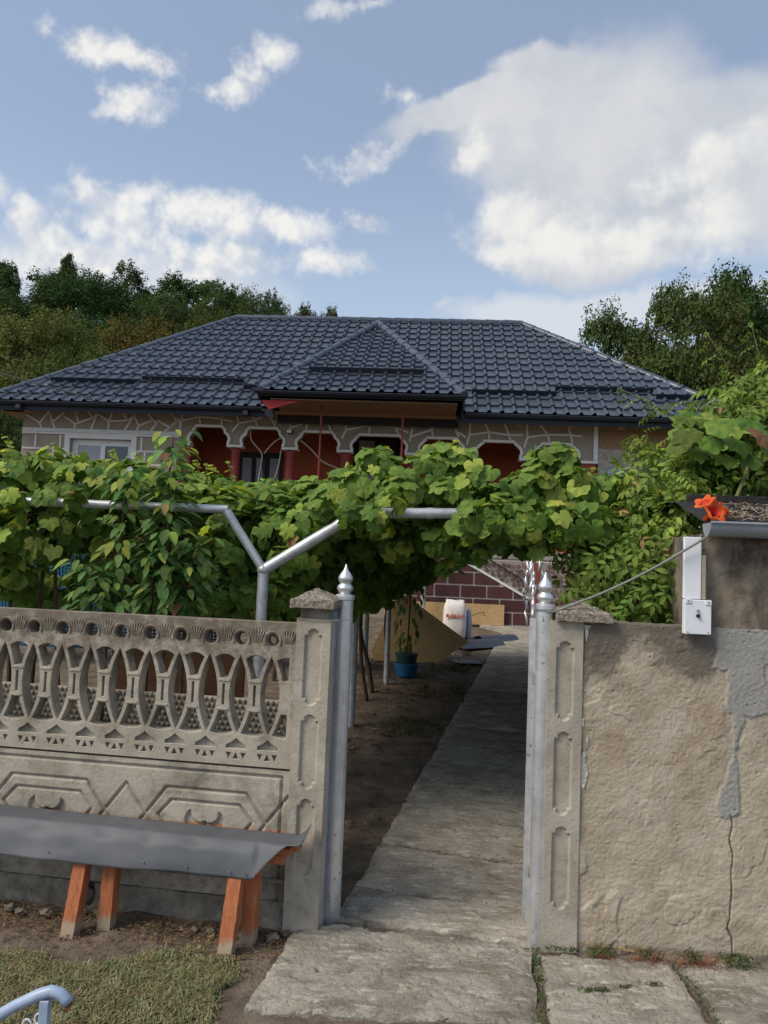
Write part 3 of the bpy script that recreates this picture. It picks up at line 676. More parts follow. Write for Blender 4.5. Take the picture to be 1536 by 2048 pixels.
# ================================================================== RENDERED WALL AND SHED (right)
def soot_mask(U, Z):
    n = fbm(U * 7, Z * 7, 4, 41); return np.clip(.55 + (Z - 1.40 + .16 * n + .07 * np.cos(U * 14 - .9)) * 4.2, 0, 1) * sstep(.66, .56, U)
def cement_mask(U, Z):
    n = (fbm(U * 9, Z * 9, 4, 51) - .5)
    a = np.minimum(.030 + .016 * np.sin(Z * 11) - np.abs(U - (.676 + .05 * (Z - .7))) + n * .07, Z - .64 + n * .1)
    b = np.minimum(U - .60 + n * .14, Z - 1.30 + n * .12)
    c = np.minimum(np.minimum(U - .665 + n * .1, Z - 1.10 + n * .10), .83 - U + n * .1)
    return np.clip(.5 + np.maximum(np.maximum(a, b), c) * 16, 0, 1)
def rust_mask(U, Z):
    return np.clip(.9 * np.exp(-(((U - .16) / .09) ** 2 + ((Z - .92) / .12) ** 2)) + .5 * np.exp(-(((U - .12) / .10) ** 2 + ((Z - .55) / .2) ** 2)) + .4 * np.exp(-(((U - .55) / .08) ** 2 + ((Z - .2) / .1) ** 2)), 0, 1)
def wall_h(U, Z):
    cm = cement_mask(U, Z)
    h = (fbm(U * 3, Z * 3, 3, 21) - .5) * .010
    warp = fbm(U * 5, Z * 5, 3, 30) * .8
    t = fbm(U * 4 + warp, Z * 4 + warp, 4, 22) * 3.0                      # torn edges of trowelled coats, only here and there
    here = sstep(.46, .58, fbm(U * 3.2, Z * 3.2, 3, 28)) * (1 - .8 * cm)
    fr = t - np.floor(t); h = h + .0075 * here * (fr - sstep(.90, 1.0, fr))
    t = fbm(U * 9 + 3 + warp, Z * 7 + warp, 3, 36) * 2.6; fr = t - np.floor(t); here = sstep(.48, .60, fbm(U * 5, Z * 5, 3, 37)) * (1 - cm); h = h + .0045 * here * (fr - sstep(.88, 1.0, fr))
    h = h + (fbm(U * 12, Z * 12, 2, 23) - .5) * .005 + (fbm(U * 34, Z * 34, 3, 27) - .5) * .0014 * (1 - .4 * cm) + (fbm(U * 95, Z * 95, 2, 24) - .5) * .0042
    pit = fbm(U * 60, Z * 60, 2, 29); h = h - .004 * sstep(.83, .90, pit)
    c = segdist(U, Z, [(.668, .93), (.665, .66), (.682, .60), (.668, .53), (.684, .47), (.678, .40), (.680, .29), (.672, .18), (.66, .15), (.684, .10), (.688, -.05)]) + (fbm(U * 40, Z * 40, 2, 25) - .5) * .004
    h = h - .02 * sstep(.004, .0005, c) * sstep(.66, .60, Z) + .006 * sstep(.4, .6, cm)
    h = h - .02 * sstep(.05, 0, Z) * fbm(U * 12, Z * 4, 3, 26)
    return h
wall = thing('rendered_wall', 'beige flaking rendered wall right of the gate pillar', 'wall', WM @ Vector((.5, .1, 0)), R(-3.5))
def wall_part(u0, u1, top, depth):
    wl = relief(u0, u1, -.06, top, .004, wall_h, depth); ar = np.array(wl.v); mk = [f(ar[:, 0], ar[:, 2]) for f in (soot_mask, cement_mask, rust_mask)]
    topm = ar[:, 2] > top - .01; ar[topm, 2] += (fbm(ar[topm, 0] * 25, ar[topm, 1] * 25, 3, 5) - .5) * .02; wl.v = [tuple(p) for p in ar]
    o = obj('wall_face', wl.xform(WM @ Matrix.Translation((0, .012, 0))), M_stucco, wall, smooth=True, recalc=False)
    for nm, a in zip(('soot', 'cement', 'rustwash'), mk): o.data.attributes.new(nm, 'FLOAT', 'POINT').data.foreach_set('value', a.astype(np.float32))
wall_part(.0, 1.35, 1.472, .16)
def skim(poly_fn, u0, u1, z0, z1, step, name, mat, lift=.004, label=None, root=None):
    U, Z = np.meshgrid(np.arange(u0, u1, step), np.arange(z0, z1, step)); K = poly_fn(U, Z)
    H = wall_h(U, Z) + lift + (fbm(U * 50, Z * 50, 3, 31) - .5) * .006
    idx = -np.ones(U.shape, int); mb = MB(); ins = K > 0
    idx[ins] = np.arange(ins.sum()); v = np.stack([U[ins], -H[ins], Z[ins]], -1); f = []
    for i in range(U.shape[0] - 1):
        for j in range(U.shape[1] - 1):
            q = (idx[i, j], idx[i, j + 1], idx[i + 1, j + 1], idx[i + 1, j])
            if min(q) >= 0: f.append(q)
    mb.add(v.tolist(), f); o = obj(name, mb.xform(WM @ Matrix.Translation((0, .012, 0))), mat, root or wall, smooth=True, recalc=False, label=label); o['kind'] = 'stuff'; return o
# flakes of pale paint left along the joint with the pillar
def flake(U, Z): return .012 + (fbm(U * 30, Z * 9, 3, 61) - .55) * .09 - np.abs(U - .014)
skim(flake, .002, .04, .72, 1.46, .003, 'paint_flake', material('pale_lime_flake', [(.3, (.40, .38, .33)), (.7, (.5, .48, .43))], 14), .005)
skim(lambda U, Z: np.minimum(.010 + (fbm(U * 12, Z * 40, 3, 62) - .5) * .02 - np.abs(Z - .035 + .03 * (U - .2)), .32 - U), .03, .36, .0, .07, .004, 'ochre_base_strip', material('ochre_paint_remnant', [(.3, (.30, .215, .11)), (.7, (.42, .33, .2))], 12), .010)

shed = thing('shed', 'small shed with dark stained wall, grey gutter and black felt roof', 'shed', WM @ Vector((1.2, .6, 0)), R(-3.5))
def shed_h(U, Z): return (fbm(U * 3, Z * 3, 3, 71) - .5) * .014 + (fbm(U * 24, Z * 24, 4, 72) - .5) * .008
sh_w = relief(.535, 1.6, 1.46, 1.90, .006, shed_h, 1.9).xform(WM @ Matrix.Translation((0, .03, 0)))
M_shedwall = material('streaked_shed_render', [(.3, (.12, .10, .08)), (.5, (.23, .195, .15)), (.72, (.32, .27, .21))], 6, bump=.5, bump_scale=90, rough=.95,
                 layers=[((.045, .04, .035), 5, .44, .62, .85, (1.3, 1, .7)), ((.30, .19, .11), 9, .56, .68, .55, None), ((.4, .37, .31), 50, .64, .7, .5, None)])
obj('wall', sh_w, M_shedwall, shed, smooth=True, recalc=False)
mb = MB(); pr = []
for a in np.linspace(PI, 2 * PI, 13): pr.append((.052 * math.cos(a), .060 * math.sin(a)))
v = []; f = []
for k, (yy, zz) in enumerate(pr): v += [(.528, yy - .055, 1.945 + zz), (1.7, yy - .055, 1.945 + zz)]
for k in range(len(pr) - 1): f.append((2 * k, 2 * k + 1, 2 * k + 3, 2 * k + 2))
mb.add(v, f); mb.tube([(.528, -.110, 1.947), (1.7, -.110, 1.947)], .006, 6); 
mb.add([(.528, -.055, 1.945)] + [(.528, yy - .055, 1.945 + zz) for yy, zz in pr], [(0, i, i + 1) for i in range(1, len(pr))])
obj('gutter', mb.xform(WM), M_gutter, shed, autos=40)
def roof_grid(z0):
    U, Vv = np.meshgrid(np.linspace(.535, 1.7, 50), np.linspace(-.03, 1.9, 80))
    Z = z0 + np.minimum(Vv, .44) * .30 + (fbm(U * 9, Vv * 9, 4, 81) - .5) * .03
    return np.stack([U, Vv, Z], -1)
obj('roof', MB().grid(roof_grid(1.955)).xform(WM), M_tar, shed, smooth=True, recalc=False)
obj('roof_upstand', MB().box(.60, 1.7, .42, .46, 2.04, 2.125, .004).xform(WM), M_tar, shed)
mb = MB(); rg = random.Random(12)
for i in range(190):
    u = rg.uniform(.62, 1.0); v = rg.uniform(.0, .36); z = 1.955 + .30 * v + .014; a = rg.uniform(0, PI); l = rg.uniform(.008, .03)
    dx, dy = math.cos(a) * l, math.sin(a) * l
    mb.tube([(u - dx, v - dy, z), (u, v, z + rg.uniform(.002, .012)), (u + dx, v + dy, z - .003)], .0028, 4)
lit = obj('twig_litter', mb.xform(WM), material('dead_twigs', [(.3, (.10, .07, .05)), (.6, (.3, .24, .18)), (.8, (.5, .45, .38))], 40, rough=.9), shed); lit['kind'] = 'stuff'

# white sheet metal trunking on the wall corner
tr = thing('meter_trunking', 'white sheet metal trunking ending in a square box on the wall', 'metal box', WM @ Vector((.49, -.03, 1.44)), R(-3.5))
obj('channel', MB().box(.440, .518, -.026, -.004, 1.60, 1.882, .003).xform(WM), M_whitemetal, tr)
obj('back_plate', MB().box(.520, .540, -.022, .0, 1.60, 1.80, .002).xform(WM), material('aged_cream_edge', [(.3, (.35, .31, .22)), (.7, (.45, .40, .30))], 9), tr)
obj('box', MB().box(.4405, .560, -.040, -.0035, 1.442, 1.597, .003).xform(WM), M_whitemetal, tr)
for u, z in ((.4555, 1.592), (.545, 1.588)):
    obj('tab', MB().box(u - .014, u + .014, -.0445, -.0403, z - .012, z + .010, .0015).xform(WM), M_whitemetal, tr)
    obj('screw', MB().tube([WM @ Vector((u, -.0445, z)), WM @ Vector((u, -.0485, z))], .0035, 8), M_cable, tr)
obj('keyhole', MB().tube([WM @ Vector((.499, -.0405, 1.526)), WM @ Vector((.499, -.0505, 1.526))], .0085, 10), M_blackcable, tr)
obj('lock_screw', MB().tube([WM @ Vector((.499, -.0405, 1.548)), WM @ Vector((.499, -.0475, 1.548))], .006, 10), M_cable, tr)
for u in (.455, .545): obj('screw', MB().tube([WM @ Vector((u, -.0403, 1.452)), WM @ Vector((u, -.043, 1.452))], .003, 8), M_cable, tr)
cps = [Vector((.772, 3.585, 1.515)), Vector((.80, 3.588, 1.512))]
e = WM @ Vector((.53, -.062, 1.885))
for i in range(1, 17):
    t = i / 16; p = Vector((.80, 3.588, 1.512)).lerp(e, t); p.z -= .028 * math.sin(PI * t); cps.append(p)
tag(obj('cable', MB().tube(cps, .0058, 8), M_cable, smooth=True), 'grey cable stretched from the right gate post up to the shed gutter', 'cable')
ring = [Vector((.772 + .0455 * math.cos(a), 3.63 + .0455 * math.sin(a), 1.513 + .003 * math.sin(2 * a))) for a in np.linspace(0, 2 * PI, 25)]
tag(obj('tie_wire', MB().tube(ring, .0022, 5, False), M_cable), 'wire loop wound round the right silver gate post below its collar', 'wire')

# ================================================================== BENCH
BM = frame_matrix((-.62, 3.43, 0), R(-9.5))
bench = thing('bench', 'bench with orange wooden legs and a grey metal sheet seat before the fence', 'bench', BM @ Vector((-.35, .12, 0)), R(-9.5))
def leg(u, v, lean, hgt=.40, w=.062, d=.062):
    mb = MB(); n = 14; P = []
    for i in range(n + 1):
        t = i / n; z = -.03 + t * (hgt + .03); cx = u + lean * t; cy = v + (.065 * t if v < .06 else 0)
        ring = [(cx + sx * w / 2 + random.uniform(-.0015, .0015), cy + sy * d / 2, z) for sx, sy in ((-1, -1), (1, -1), (1, 1), (-1, 1))]
        P += ring
    f = [(i * 4 + k, i * 4 + (k + 1) % 4, (i + 1) * 4 + (k + 1) % 4, (i + 1) * 4 + k) for i in range(n) for k in range(4)] + [(3, 2, 1, 0), tuple(n * 4 + k for k in range(4))]
    return mb.add(P, f)
for (u, v, ln, lh) in ((-.725, .02, .018, .352), (-.60, .115, .02, .40), (.01, .02, .014, .352), (.07, .14, .01, .40)):
    lm = leg(u, v, ln, lh); wz = [max(0, 1.0 - p[2] / .10) for p in lm.v]; l = obj('leg', lm.xform(BM), M_orange, bench)
    l.data.attributes.new('worn', 'FLOAT', 'POINT').data.foreach_set('value', wz)
obj('rail', MB().box(-1.7, .22, .12, .16, .352, .392, .003).xform(BM), M_orange, bench)
obj('seat_board', MB().box(-1.75, .25, .118, .17, .394, .424, .004).xform(BM), M_orange, bench)
obj('seat_board', MB().box(-1.75, .27, .174, .238, .394, .422, .004).xform(BM), M_orange, bench)
# bent steel sheet: flat top, front flap with dents, curled end
def sheet():
    nu, nv = 150, 34; us = np.linspace(-1.8, .31, nu); P = np.zeros((nv, nu, 3))
    for i in range(nv):
        s = i / (nv - 1)                      # 0 back edge .. 1 flap bottom
        for j, u in enumerate(us):
            wob = (fbm(u * 2.2, s * 1.5, 3, 91) - .5); fd = .142
            if s < .42:
                v = .245 - (s / .42) * .135; z = .447 + .004 * wob
            else:
                t = (s - .42) / .58; r_ = min(1, t * 2.4); v = .110 - .055 * t - .022 * math.sin(r_ * PI / 2) + .045 * wob * t; z = .447 - fd * (t ** 1.2) + .014 * wob * t
                if u > .10: # flap is cut away diagonally towards the end
                    k = (u - .10) / .21; t2 = min(t, max(0, 1 - 1.45 * k)); z = .447 - fd * t2 ** 1.2 + .010 * k; v = .110 - .077 * t2 - .04 * k * (t > .02)
            # dents
            for du, ds, a, w in ((-.62, .52, .014, .045), (-.40, .55, .010, .04), (-.18, .52, .010, .05), (-.95, .6, .012, .06), (-1.25, .55, .01, .05), (-.78, .8, .008, .05)):
                q = a * math.exp(-((u - du) / w) ** 2 - ((s - ds) / .10) ** 2); z -= q * .6; v += q * .5
            if u > .24:  # curled up end at the back
                k = (u - .24) / .07; z += .055 * k ** 2 * max(0, 1 - s * 1.6); 
            P[i, j] = (u, v, z)
    return MB().grid(P)
sh = sheet(); 
so_ = obj('sheet_cover', sh.xform(BM), M_sheet, bench, smooth=True, recalc=False, label='grey coated steel sheet bent over the seat, dented along its front flap')
md = so_.modifiers.new('solid', 'SOLIDIFY'); md.thickness = .0016; md.offset = 0
for u in (-.86, -.40, -.2, .0, .07): obj('nail', MB().tube([BM @ Vector((u, .040, .335)), BM @ Vector((u, .030, .335))], .0035, 6), M_cable, bench)

# rubbish and stones at the fence foot
mb = MB(); P = []
bmx = bmesh.new(); bmesh.ops.create_icosphere(bmx, subdivisions=3, radius=1)
def rock(c, s, seed, amp=.35):
    v = []
    for q in bmx.verts:
        n = q.co.normalized(); k = 1 + amp * (mnoise.fractal(n * 1.7 + Vector((seed * 3.1, seed, 0)), 1, 2, 3)); v.append((c[0] + n.x * k * s[0], c[1] + n.y * k * s[1], c[2] + n.z * k * s[2]))
    return MB().add(v, [[q.index for q in t.verts] for t in bmx.faces])
bag = at(497, 1862, 3.60); tag(obj('plastic_bag', rock((bag.x, 3.60, .035), (.028, .028, .045), 3, .6), M_plastic, smooth=True), 'crumpled white plastic scrap behind the right bench leg', 'rubbish')
for i, (px, py, s) in enumerate([(205, 1829, .030), (455, 1876, .020), (90, 1828, .020), (160, 1825, .022), (420, 1866, .018), (545, 1880, .024), (572, 1872, .018), (40, 1826, .02), (20, 1818, .022), (388, 1862, .016)]):
    p = ground(px, py); lab = ['round brown stone under the bench beside the left legs', 'small stone at the foot of the right bench leg', 'stone at the fence foot left of the bench legs', 'stone against the footing behind the front left bench leg', 'stone left of the right bench leg', 'pale rubble lump by the pillar foot', 'small rubble piece touching the pillar foot', 'stone at the left end of the fence foot', 'leftmost stone at the fence foot', 'small dark stone midway under the bench'][i]
    tag(obj('stone', rock((p.x, p.y + .01, s * .2), (s * 1.3, s, s * .7), i, .6), M_stone, smooth=True), lab, 'stone', 'stones along the fence foot')
st = FM @ Vector((-.985, .03, .055)); obj('stone', rock(st, (.05, .03, .035), 21), M_stone, fence, smooth=True, label='round stone set in the broken footing')

# pipe railing end in the lower left corner
rail = thing('pipe_railing', 'blue grey pipe railing end with scrollwork in the lower left corner', 'railing', (-.98, 1.9, 0))
DEP = 2.05
pts = [at(-120, 2085, DEP), at(-40, 2052, DEP), at(30, 2012, DEP), at(78, 1989, DEP), at(102, 1982, DEP), at(120, 1987, DEP), at(131, 1998, DEP), at(138, 2006, DEP)]
obj('handrail', MB().tube(pts, .0145, 16), M_bluepipe, rail, smooth=True)
obj('open_end', MB().tube([at(132, 2005, DEP) + Vector((0, 0, -.008)), at(139, 2009, DEP) + Vector((0, 0, -.008))], .0125, 12), M_rust, rail)
a = at(92, 1996, DEP); obj('upright', MB().box(a.x - .012, a.x + .012, a.y - .012, a.y + .012, 0, a.z - .002, .002), M_bluepipe, rail)
a0 = at(-60, 2063, DEP); obj('upright', MB().box(a0.x - .55, a0.x - .526, a0.y - .012, a0.y + .012, 0, a0.z - .14, .002), M_bluepipe, rail)
for k, (px, py, r) in enumerate(((52, 2052, .014), (76, 2040, .013), (66, 2066, .016))):
    c = at(px, py, DEP); obj('scroll', MB().tube([(c.x + r * (1 - .06 * i) * math.cos(i * .55), c.y, c.z + 1.5 * r * (1 - .06 * i) * math.sin(i * .55)) for i in range(14)], .0028, 6), M_whitemetal, rail, smooth=True)

# ================================================================== HOUSE
HA = R(-3.5)
HM = frame_matrix((0, 14.0, 0), HA)
house = thing('house', 'single storey house with dark metal tile hip roof and arched veranda', 'house', (0, 14.0, .7), HA)
def H(u, v, z): return HM @ Vector((u, v, z))
def hobj(name, mb, mat, parent=house, **k): return obj(name, mb.xform(HM), mat, parent, **k)
EZ = 4.50; EU0, EU1 = -7.85, 6.75; RV = 3.85; RZ = 7.42; RU0, RU1 = -3.95, 2.80
VW = .55                                  # facade plane
FLOOR = 2.05
# ---- left facade wall with window opening
WU0, WU1, WZ0, WZ1 = -6.22, -5.0, 2.75, 3.915
p = plate([(-7.2, .72), (-4.02, .72), (-4.02, 4.52), (-7.2, 4.52)], [[(WU0, WZ0), (WU1, WZ0), (WU1, WZ1), (WU0, WZ1)]], .28)
hobj('wall', MB().add([(a, b + VW, c) for a, b, c in p.v], p.f), M_facade, label='beige rendered wall with raised white joint lines')
hobj('side_wall', MB().box(-7.198, -6.95, VW + .285, 7.1, .7, 4.5), M_facade)
hobj('side_wall', MB().box(5.35, 5.6, VW + .3, 7.1, .7, 4.5), M_rawwall)
hobj('rear_wall', MB().box(-6.94, 5.34, 6.9, 7.1, .7, 4.5), M_facade)
# ---- arcade
piers = [-3.99, -2.96, -1.89, -.83, .47, 1.55, 2.63, 3.70]; tops = [4.235, 4.225, 4.185, 4.155, 4.135, 4.105, 4.085]
def arch_profile(c, w, top, capz):
    """right half then mirrored, opening outline from left foot to right foot"""
    h = w / 2; r = []
    r += [(h - .085, capz), (h - .085, capz + .02), (h - .075, capz + .055)]
    for k in range(0, 8):                    # outward swelling curve
        a = k / 7 * PI * .5; r.append((h - .075 + .055 * math.sin(a * 1.0) - .13 * (1 - math.cos(a)), capz + .055 + .19 * math.sin(a * .5) * 1.3))
    x = r[-1][0]; z = r[-1][1]
    r += [(x - .015, top - .045), (x - .045, top - .045), (x - .05, top)]
    return [(c - a, b) for a, b in r] + [(c + a, b) for a, b in r[::-1]]
profiles = []; bottom = []
for i in range(7):
    a, b = piers[i], piers[i + 1]; capz = 3.885 - .016 * i
    pr = arch_profile((a + b) / 2, b - a - .10, tops[i], capz); profiles.append(pr); bottom += pr
outline = [(-4.015, 4.52), (-4.015, 3.89)] + bottom + [(3.885, 3.785), (3.885, 4.52)]
p = plate(outline, [], .22)
hobj('arcade', MB().add([(a, b + VW, c) for a, b, c in p.v], p.f), M_facade, label='beige arcade front with white mouldings round each arch')
def ribbon(pts, v, w=.045, d=.03):
    """flat raised strip following pts (u,z)"""
    mb = MB(); P = [Vector((a, b)) for a, b in pts]; n = len(P); L = []; Rr = []
    for i in range(n):
        t = (P[min(i + 1, n - 1)] - P[max(i - 1, 0)]).normalized(); nn = Vector((-t.y, t.x)); L.append(P[i] + nn * w / 2); Rr.append(P[i] - nn * w / 2)
    for i in range(n - 1):
        q = [(L[i].x, v, L[i].y), (L[i + 1].x, v, L[i + 1].y), (Rr[i + 1].x, v, Rr[i + 1].y), (Rr[i].x, v, Rr[i].y)]
        vv = q + [(a, v - d, b) for a, _, b in q]
        mb.add(vv, [(4, 5, 6, 7), (0, 1, 5, 4), (2, 3, 7, 6)] + ([(3, 0, 4, 7)] if i == 0 else []) + ([(1, 2, 6, 5)] if i == n - 2 else []))
    return mb
for i, pr in enumerate(profiles):
    lo = [(a + (-.03 if a < (piers[i] + piers[i + 1]) / 2 else .03) * 0, b) for a, b in pr]
    hobj('arch_moulding', ribbon(lo, VW - .001, .05, .035), M_white)
    if i < 6:
        r = pr[-1]; l = profiles[i + 1][0]
        hobj('capital_base', MB().box(r[0] - .02, l[0] + .02, VW - .05, VW + .20, r[1] - .05, r[1] - .003, .006), M_white)
hobj('capital_base', MB().box(-4.07, profiles[0][0][0] + .02, VW - .05, VW + .20, 3.835, 3.882, .006), M_white)
hobj('capital_base', MB().box(profiles[6][-1][0] - .02, 3.93, VW - .05, VW + .20, 3.735, 3.782, .006), M_white)
hobj('corner_moulding', MB().box(3.845, 3.93, VW - .032, VW - .001, 3.785, 4.50, .005), M_white)
for i, u in enumerate(piers):
    cz = 3.83 - .016 * min(i, 6)
    if i in (0, 7): hobj('column', MB().box(u - .06, u + .16 if i == 0 else u + .2, VW - .005, VW + .2, FLOOR, cz, .01), M_redtrim)
    else:
        hobj('column', MB().lathe([(.115, FLOOR), (.115, FLOOR + .12), (.088, FLOOR + .16), (.085, cz - .08), (.10, cz - .04), (.10, cz)], (u, VW + .09, 0), 20), M_redtrim, autos=40)
# balustrade, floor, back wall, ceiling of the veranda
hobj('balustrade', MB().box(-4.0, 3.88, VW + .02, VW + .16, FLOOR, 2.95), M_red)
hobj('veranda_floor', MB().box(-4.0, 3.88, VW - .02, 2.4, FLOOR - .15, FLOOR), M_conc)
hobj('base_wall', MB().box(-7.19, 5.3, VW + .0, VW + .25, .6, FLOOR - .152), M_facade)
bw = plate([(-4.3, FLOOR), (4.0, FLOOR), (4.0, 4.46), (-4.3, 4.46)], [[(-3.28, 2.6), (-2.28, 2.6), (-2.28, 3.96), (-3.28, 3.96)], [(-.82, FLOOR + .02), (.16, FLOOR + .02), (.16, 4.40), (-.82, 4.40)], [(1.75, 2.6), (2.95, 2.6), (2.95, 3.46), (1.75, 3.46)]], .2)
hobj('veranda_back_wall', MB().add([(a, b + 2.0, c) for a, b, c in bw.v], bw.f), M_red, label='brick red inner wall of the veranda')
hobj('veranda_end_wall', MB().box(-4.3, -4.02, VW + .285, 2.0, FLOOR, 4.46), M_red); hobj('veranda_end_wall', MB().box(3.9, 4.1, VW + .3, 2.0, FLOOR, 4.46), M_red)
hobj('veranda_ceiling', MB().box(-4.3, 4.1, VW + .23, 2.2, 4.465, 4.50), M_dim)
def joinery(u0, u1, z0, z1, v, leaves, name, mat=M_darkwood):
    w = hobj(name, MB().box(u0, u1, v, v + .07, z1 - .07, z1).box(u0, u1, v, v + .07, z0, z0 + .06).box(u0, u0 + .06, v, v + .07, z0 + .06, z1 - .07).box(u1 - .06, u1, v, v + .07, z0 + .06, z1 - .07), mat)
    n = leaves; a = u0 + .06; s = (u1 - u0 - .12) / n
    for k in range(n):
        fr = .045
        hobj('sash', MB().box(a + s * k, a + s * k + fr, v + .01, v + .055, z0 + .06, z1 - .07).box(a + s * (k + 1) - fr, a + s * (k + 1) - .002, v + .01, v + .055, z0 + .06, z1 - .07).box(a + s * k + fr, a + s * (k + 1) - fr, v + .01, v + .055, z1 - .07 - fr, z1 - .07).box(a + s * k + fr, a + s * (k + 1) - fr, v + .01, v + .055, z0 + .06, z0 + .06 + fr), mat, w)
        hobj('pane', MB().box(a + s * k + fr, a + s * (k + 1) - fr - .002, v + .03, v + .036, z0 + .06 + fr, z1 - .07 - fr), M_glass if k % 2 else M_curtain, w)
    return w
joinery(-3.28, -2.28, 2.6, 3.96, 2.03, 3, 'veranda_window'); joinery(-.82, .16, FLOOR + .02, 4.40, 2.03, 2, 'veranda_door'); joinery(1.75, 2.95, 2.6, 3.46, 2.03, 2, 'veranda_window')
joinery(WU0, WU1, WZ0, WZ1, VW + .10, 2, 'front_window', M_pvc)
# window surround and bands
hobj('window_surround', MB().box(WU0 - .11, WU0, VW - .035, VW - .001, WZ0 - .1, WZ1 + .075, .006).box(WU1, WU1 + .11, VW - .035, VW - .001, WZ0 - .1, WZ1 + .075, .006).box(WU0 - .002, WU1 + .002, VW - .033, VW - .001, WZ1, WZ1 + .073, .004), M_white)
for z, h, d in ((3.985, .045, .04), (4.03, .03, .055), (4.06, .045, .03)):
    hobj('string_course', MB().box(-7.19, -4.05, VW - d, VW - .001, z, z + h - .003, .005), M_white)
# raised white joint lines: irregular frieze above, coursed blocks below
strips = []
rs = random.Random(21)
def L_(a, b): strips.append((a, b))
u = -7.15; zlo, zhi = 4.108, 4.46
frz = [[(-7.15, 4.36), (-6.86, 4.20), (-6.68, 4.44)], [(-6.86, 4.20), (-6.82, 4.108)], [(-6.68, 4.40), (-6.55, 4.108)], [(-6.62, 4.21), (-6.38, 4.42)], [(-6.38, 4.34), (-6.14, 4.20), (-6.16, 4.108)], [(-6.14, 4.20), (-5.80, 4.33), (-5.95, 4.50)],
       [(-6.16, 4.44), (-6.08, 4.24)], [(-5.80, 4.33), (-5.72, 4.41), (-5.82, 4.108)], [(-5.72, 4.41), (-5.47, 4.27), (-5.40, 4.50)], [(-5.47, 4.27), (-5.48, 4.108)], [(-5.47, 4.27), (-5.10, 4.30), (-5.26, 4.50)], [(-5.10, 4.30), (-4.97, 4.40), (-5.15, 4.108)], [(-4.97, 4.40), (-5.0, 4.50)], [(-4.97, 4.38), (-4.88, 4.20), (-4.90, 4.108)], [(-4.88, 4.20), (-4.60, 4.32), (-4.76, 4.50)],
       [(-4.60, 4.32), (-4.52, 4.26), (-4.63, 4.108)], [(-4.52, 4.32), (-4.25, 4.18), (-4.36, 4.108)], [(-4.25, 4.18), (-4.12, 4.30), (-4.24, 4.48)], [(-4.25, 4.18), (-4.08, 4.38), (-4.05, 4.13)]]
for pl_ in frz:
    for a, b in zip(pl_[:-1], pl_[1:]): L_(a, b)
for i in range(7):                            # Y-joints over each arch
    a, b = piers[i], piers[i + 1]; t = tops[i] + .035; c = (a + b) / 2; w = b - a
    top = 4.48
    j1 = (c - w * .18 + rs.uniform(-.05, .05), t + rs.uniform(.10, .16)); j2 = (c + w * .2 + rs.uniform(-.05, .05), t + rs.uniform(.08, .15)); j0 = (a + rs.uniform(-.06, .06), t - .02 + rs.uniform(-.02, .1))
    L_(j1, (j1[0] + rs.uniform(-.03, .05), t)); L_(j1, j2 if rs.random() < .6 else (c + .03, top)); L_(j1, (j1[0] - rs.uniform(.08, .18), top))
    L_(j2, (j2[0] + rs.uniform(-.12, .0), top)); L_(j2, (j2[0] + rs.uniform(.02, .08), t)); L_(j2, (b - rs.uniform(.05, .1), t + rs.uniform(-.05, .15)))
    L_(j0, (j1[0], j1[1])); L_(j0, (a + rs.uniform(-.05, .05), top)); L_((a - .07, t - .12), j0)
for z in (3.70, 3.44, 3.18, 2.92): L_((-7.18, z), (WU0 - .11, z)); L_((WU1 + .11, z), (-4.1, z))
for k, z in enumerate((3.97, 3.70, 3.44, 3.18)):
    for u_ in ((-6.55, -6.80) if k % 2 else (-6.92, -6.42)): L_((u_, z), (u_, z - .26))
    for u_ in ((-4.72, -4.35) if k % 2 else (-4.80, -4.50)): L_((u_, z), (u_, z - .26))
M_joint = M_white
for a, b in strips: hobj('joint_strip', ribbon([a, b], VW - .001, .034, .014), M_joint)

# ---- roof
def slope_frame(p0, p1, up):
    """p0->p1 along the eave (local house coords), up: point up the slope. returns matrix (s,t,n)"""
    e = (Vector(p1) - Vector(p0)).normalized(); q = Vector(up) - Vector(p0); t = (q - e * q.dot(e)).normalized(); n = e.cross(t)
    M = Matrix((e, t, n)).transposed().to_4x4(); M.translation = Vector(p0); return M
TW, TC = .2365, .335
def tile_verts(w=TW, c=TC):
    ss = [0, .07, .14, .2, .26, .33, .40, .7, 1.0]; n = 9; prof = []
    for k in range(n):
        s = ss[k]; h = .050 * max(0, math.sin(PI * min(1, s / .40))) ** 1.15 if s < .40 else .003 * math.sin(PI * (s - .40) / .60); prof.append((s * w, h))
    v = [(x, 0, h + .042) for x, h in prof] + [(x, c * .5, h + .02) for x, h in prof] + [(x, c + .02, h + .003) for x, h in prof] + [(x, .006, h * .8 - .004) for x, h in prof]
    f = [(i, i + 1, n + i + 1, n + i) for i in range(n - 1)] + [(n + i, n + i + 1, 2 * n + i + 1, 2 * n + i) for i in range(n - 1)] + [(3 * n + i, 3 * n + i + 1, i + 1, i) for i in range(n - 1)]
    return v, f
tv, tf = tile_verts()
tile_me = bpy.data.meshes.new('roof_tile'); tile_me.from_pydata(tv, [], tf); tile_me.materials.append(M_roof)
tile_me.polygons.foreach_set('use_smooth', [True] * len(tile_me.polygons)); tile_me.set_sharp_from_angle(angle=R(35))
def inside(poly, x, y, m=0):
    n = len(poly)
    for i in range(n):
        (ax, ay), (bx, by) = poly[i], poly[(i + 1) % n]
        l = math.hypot(bx - ax, by - ay)
        if ((bx - ax) * (y - ay) - (by - ay) * (x - ax)) / l < m: return False
    return True
full_tiles = []; clip_mb = []
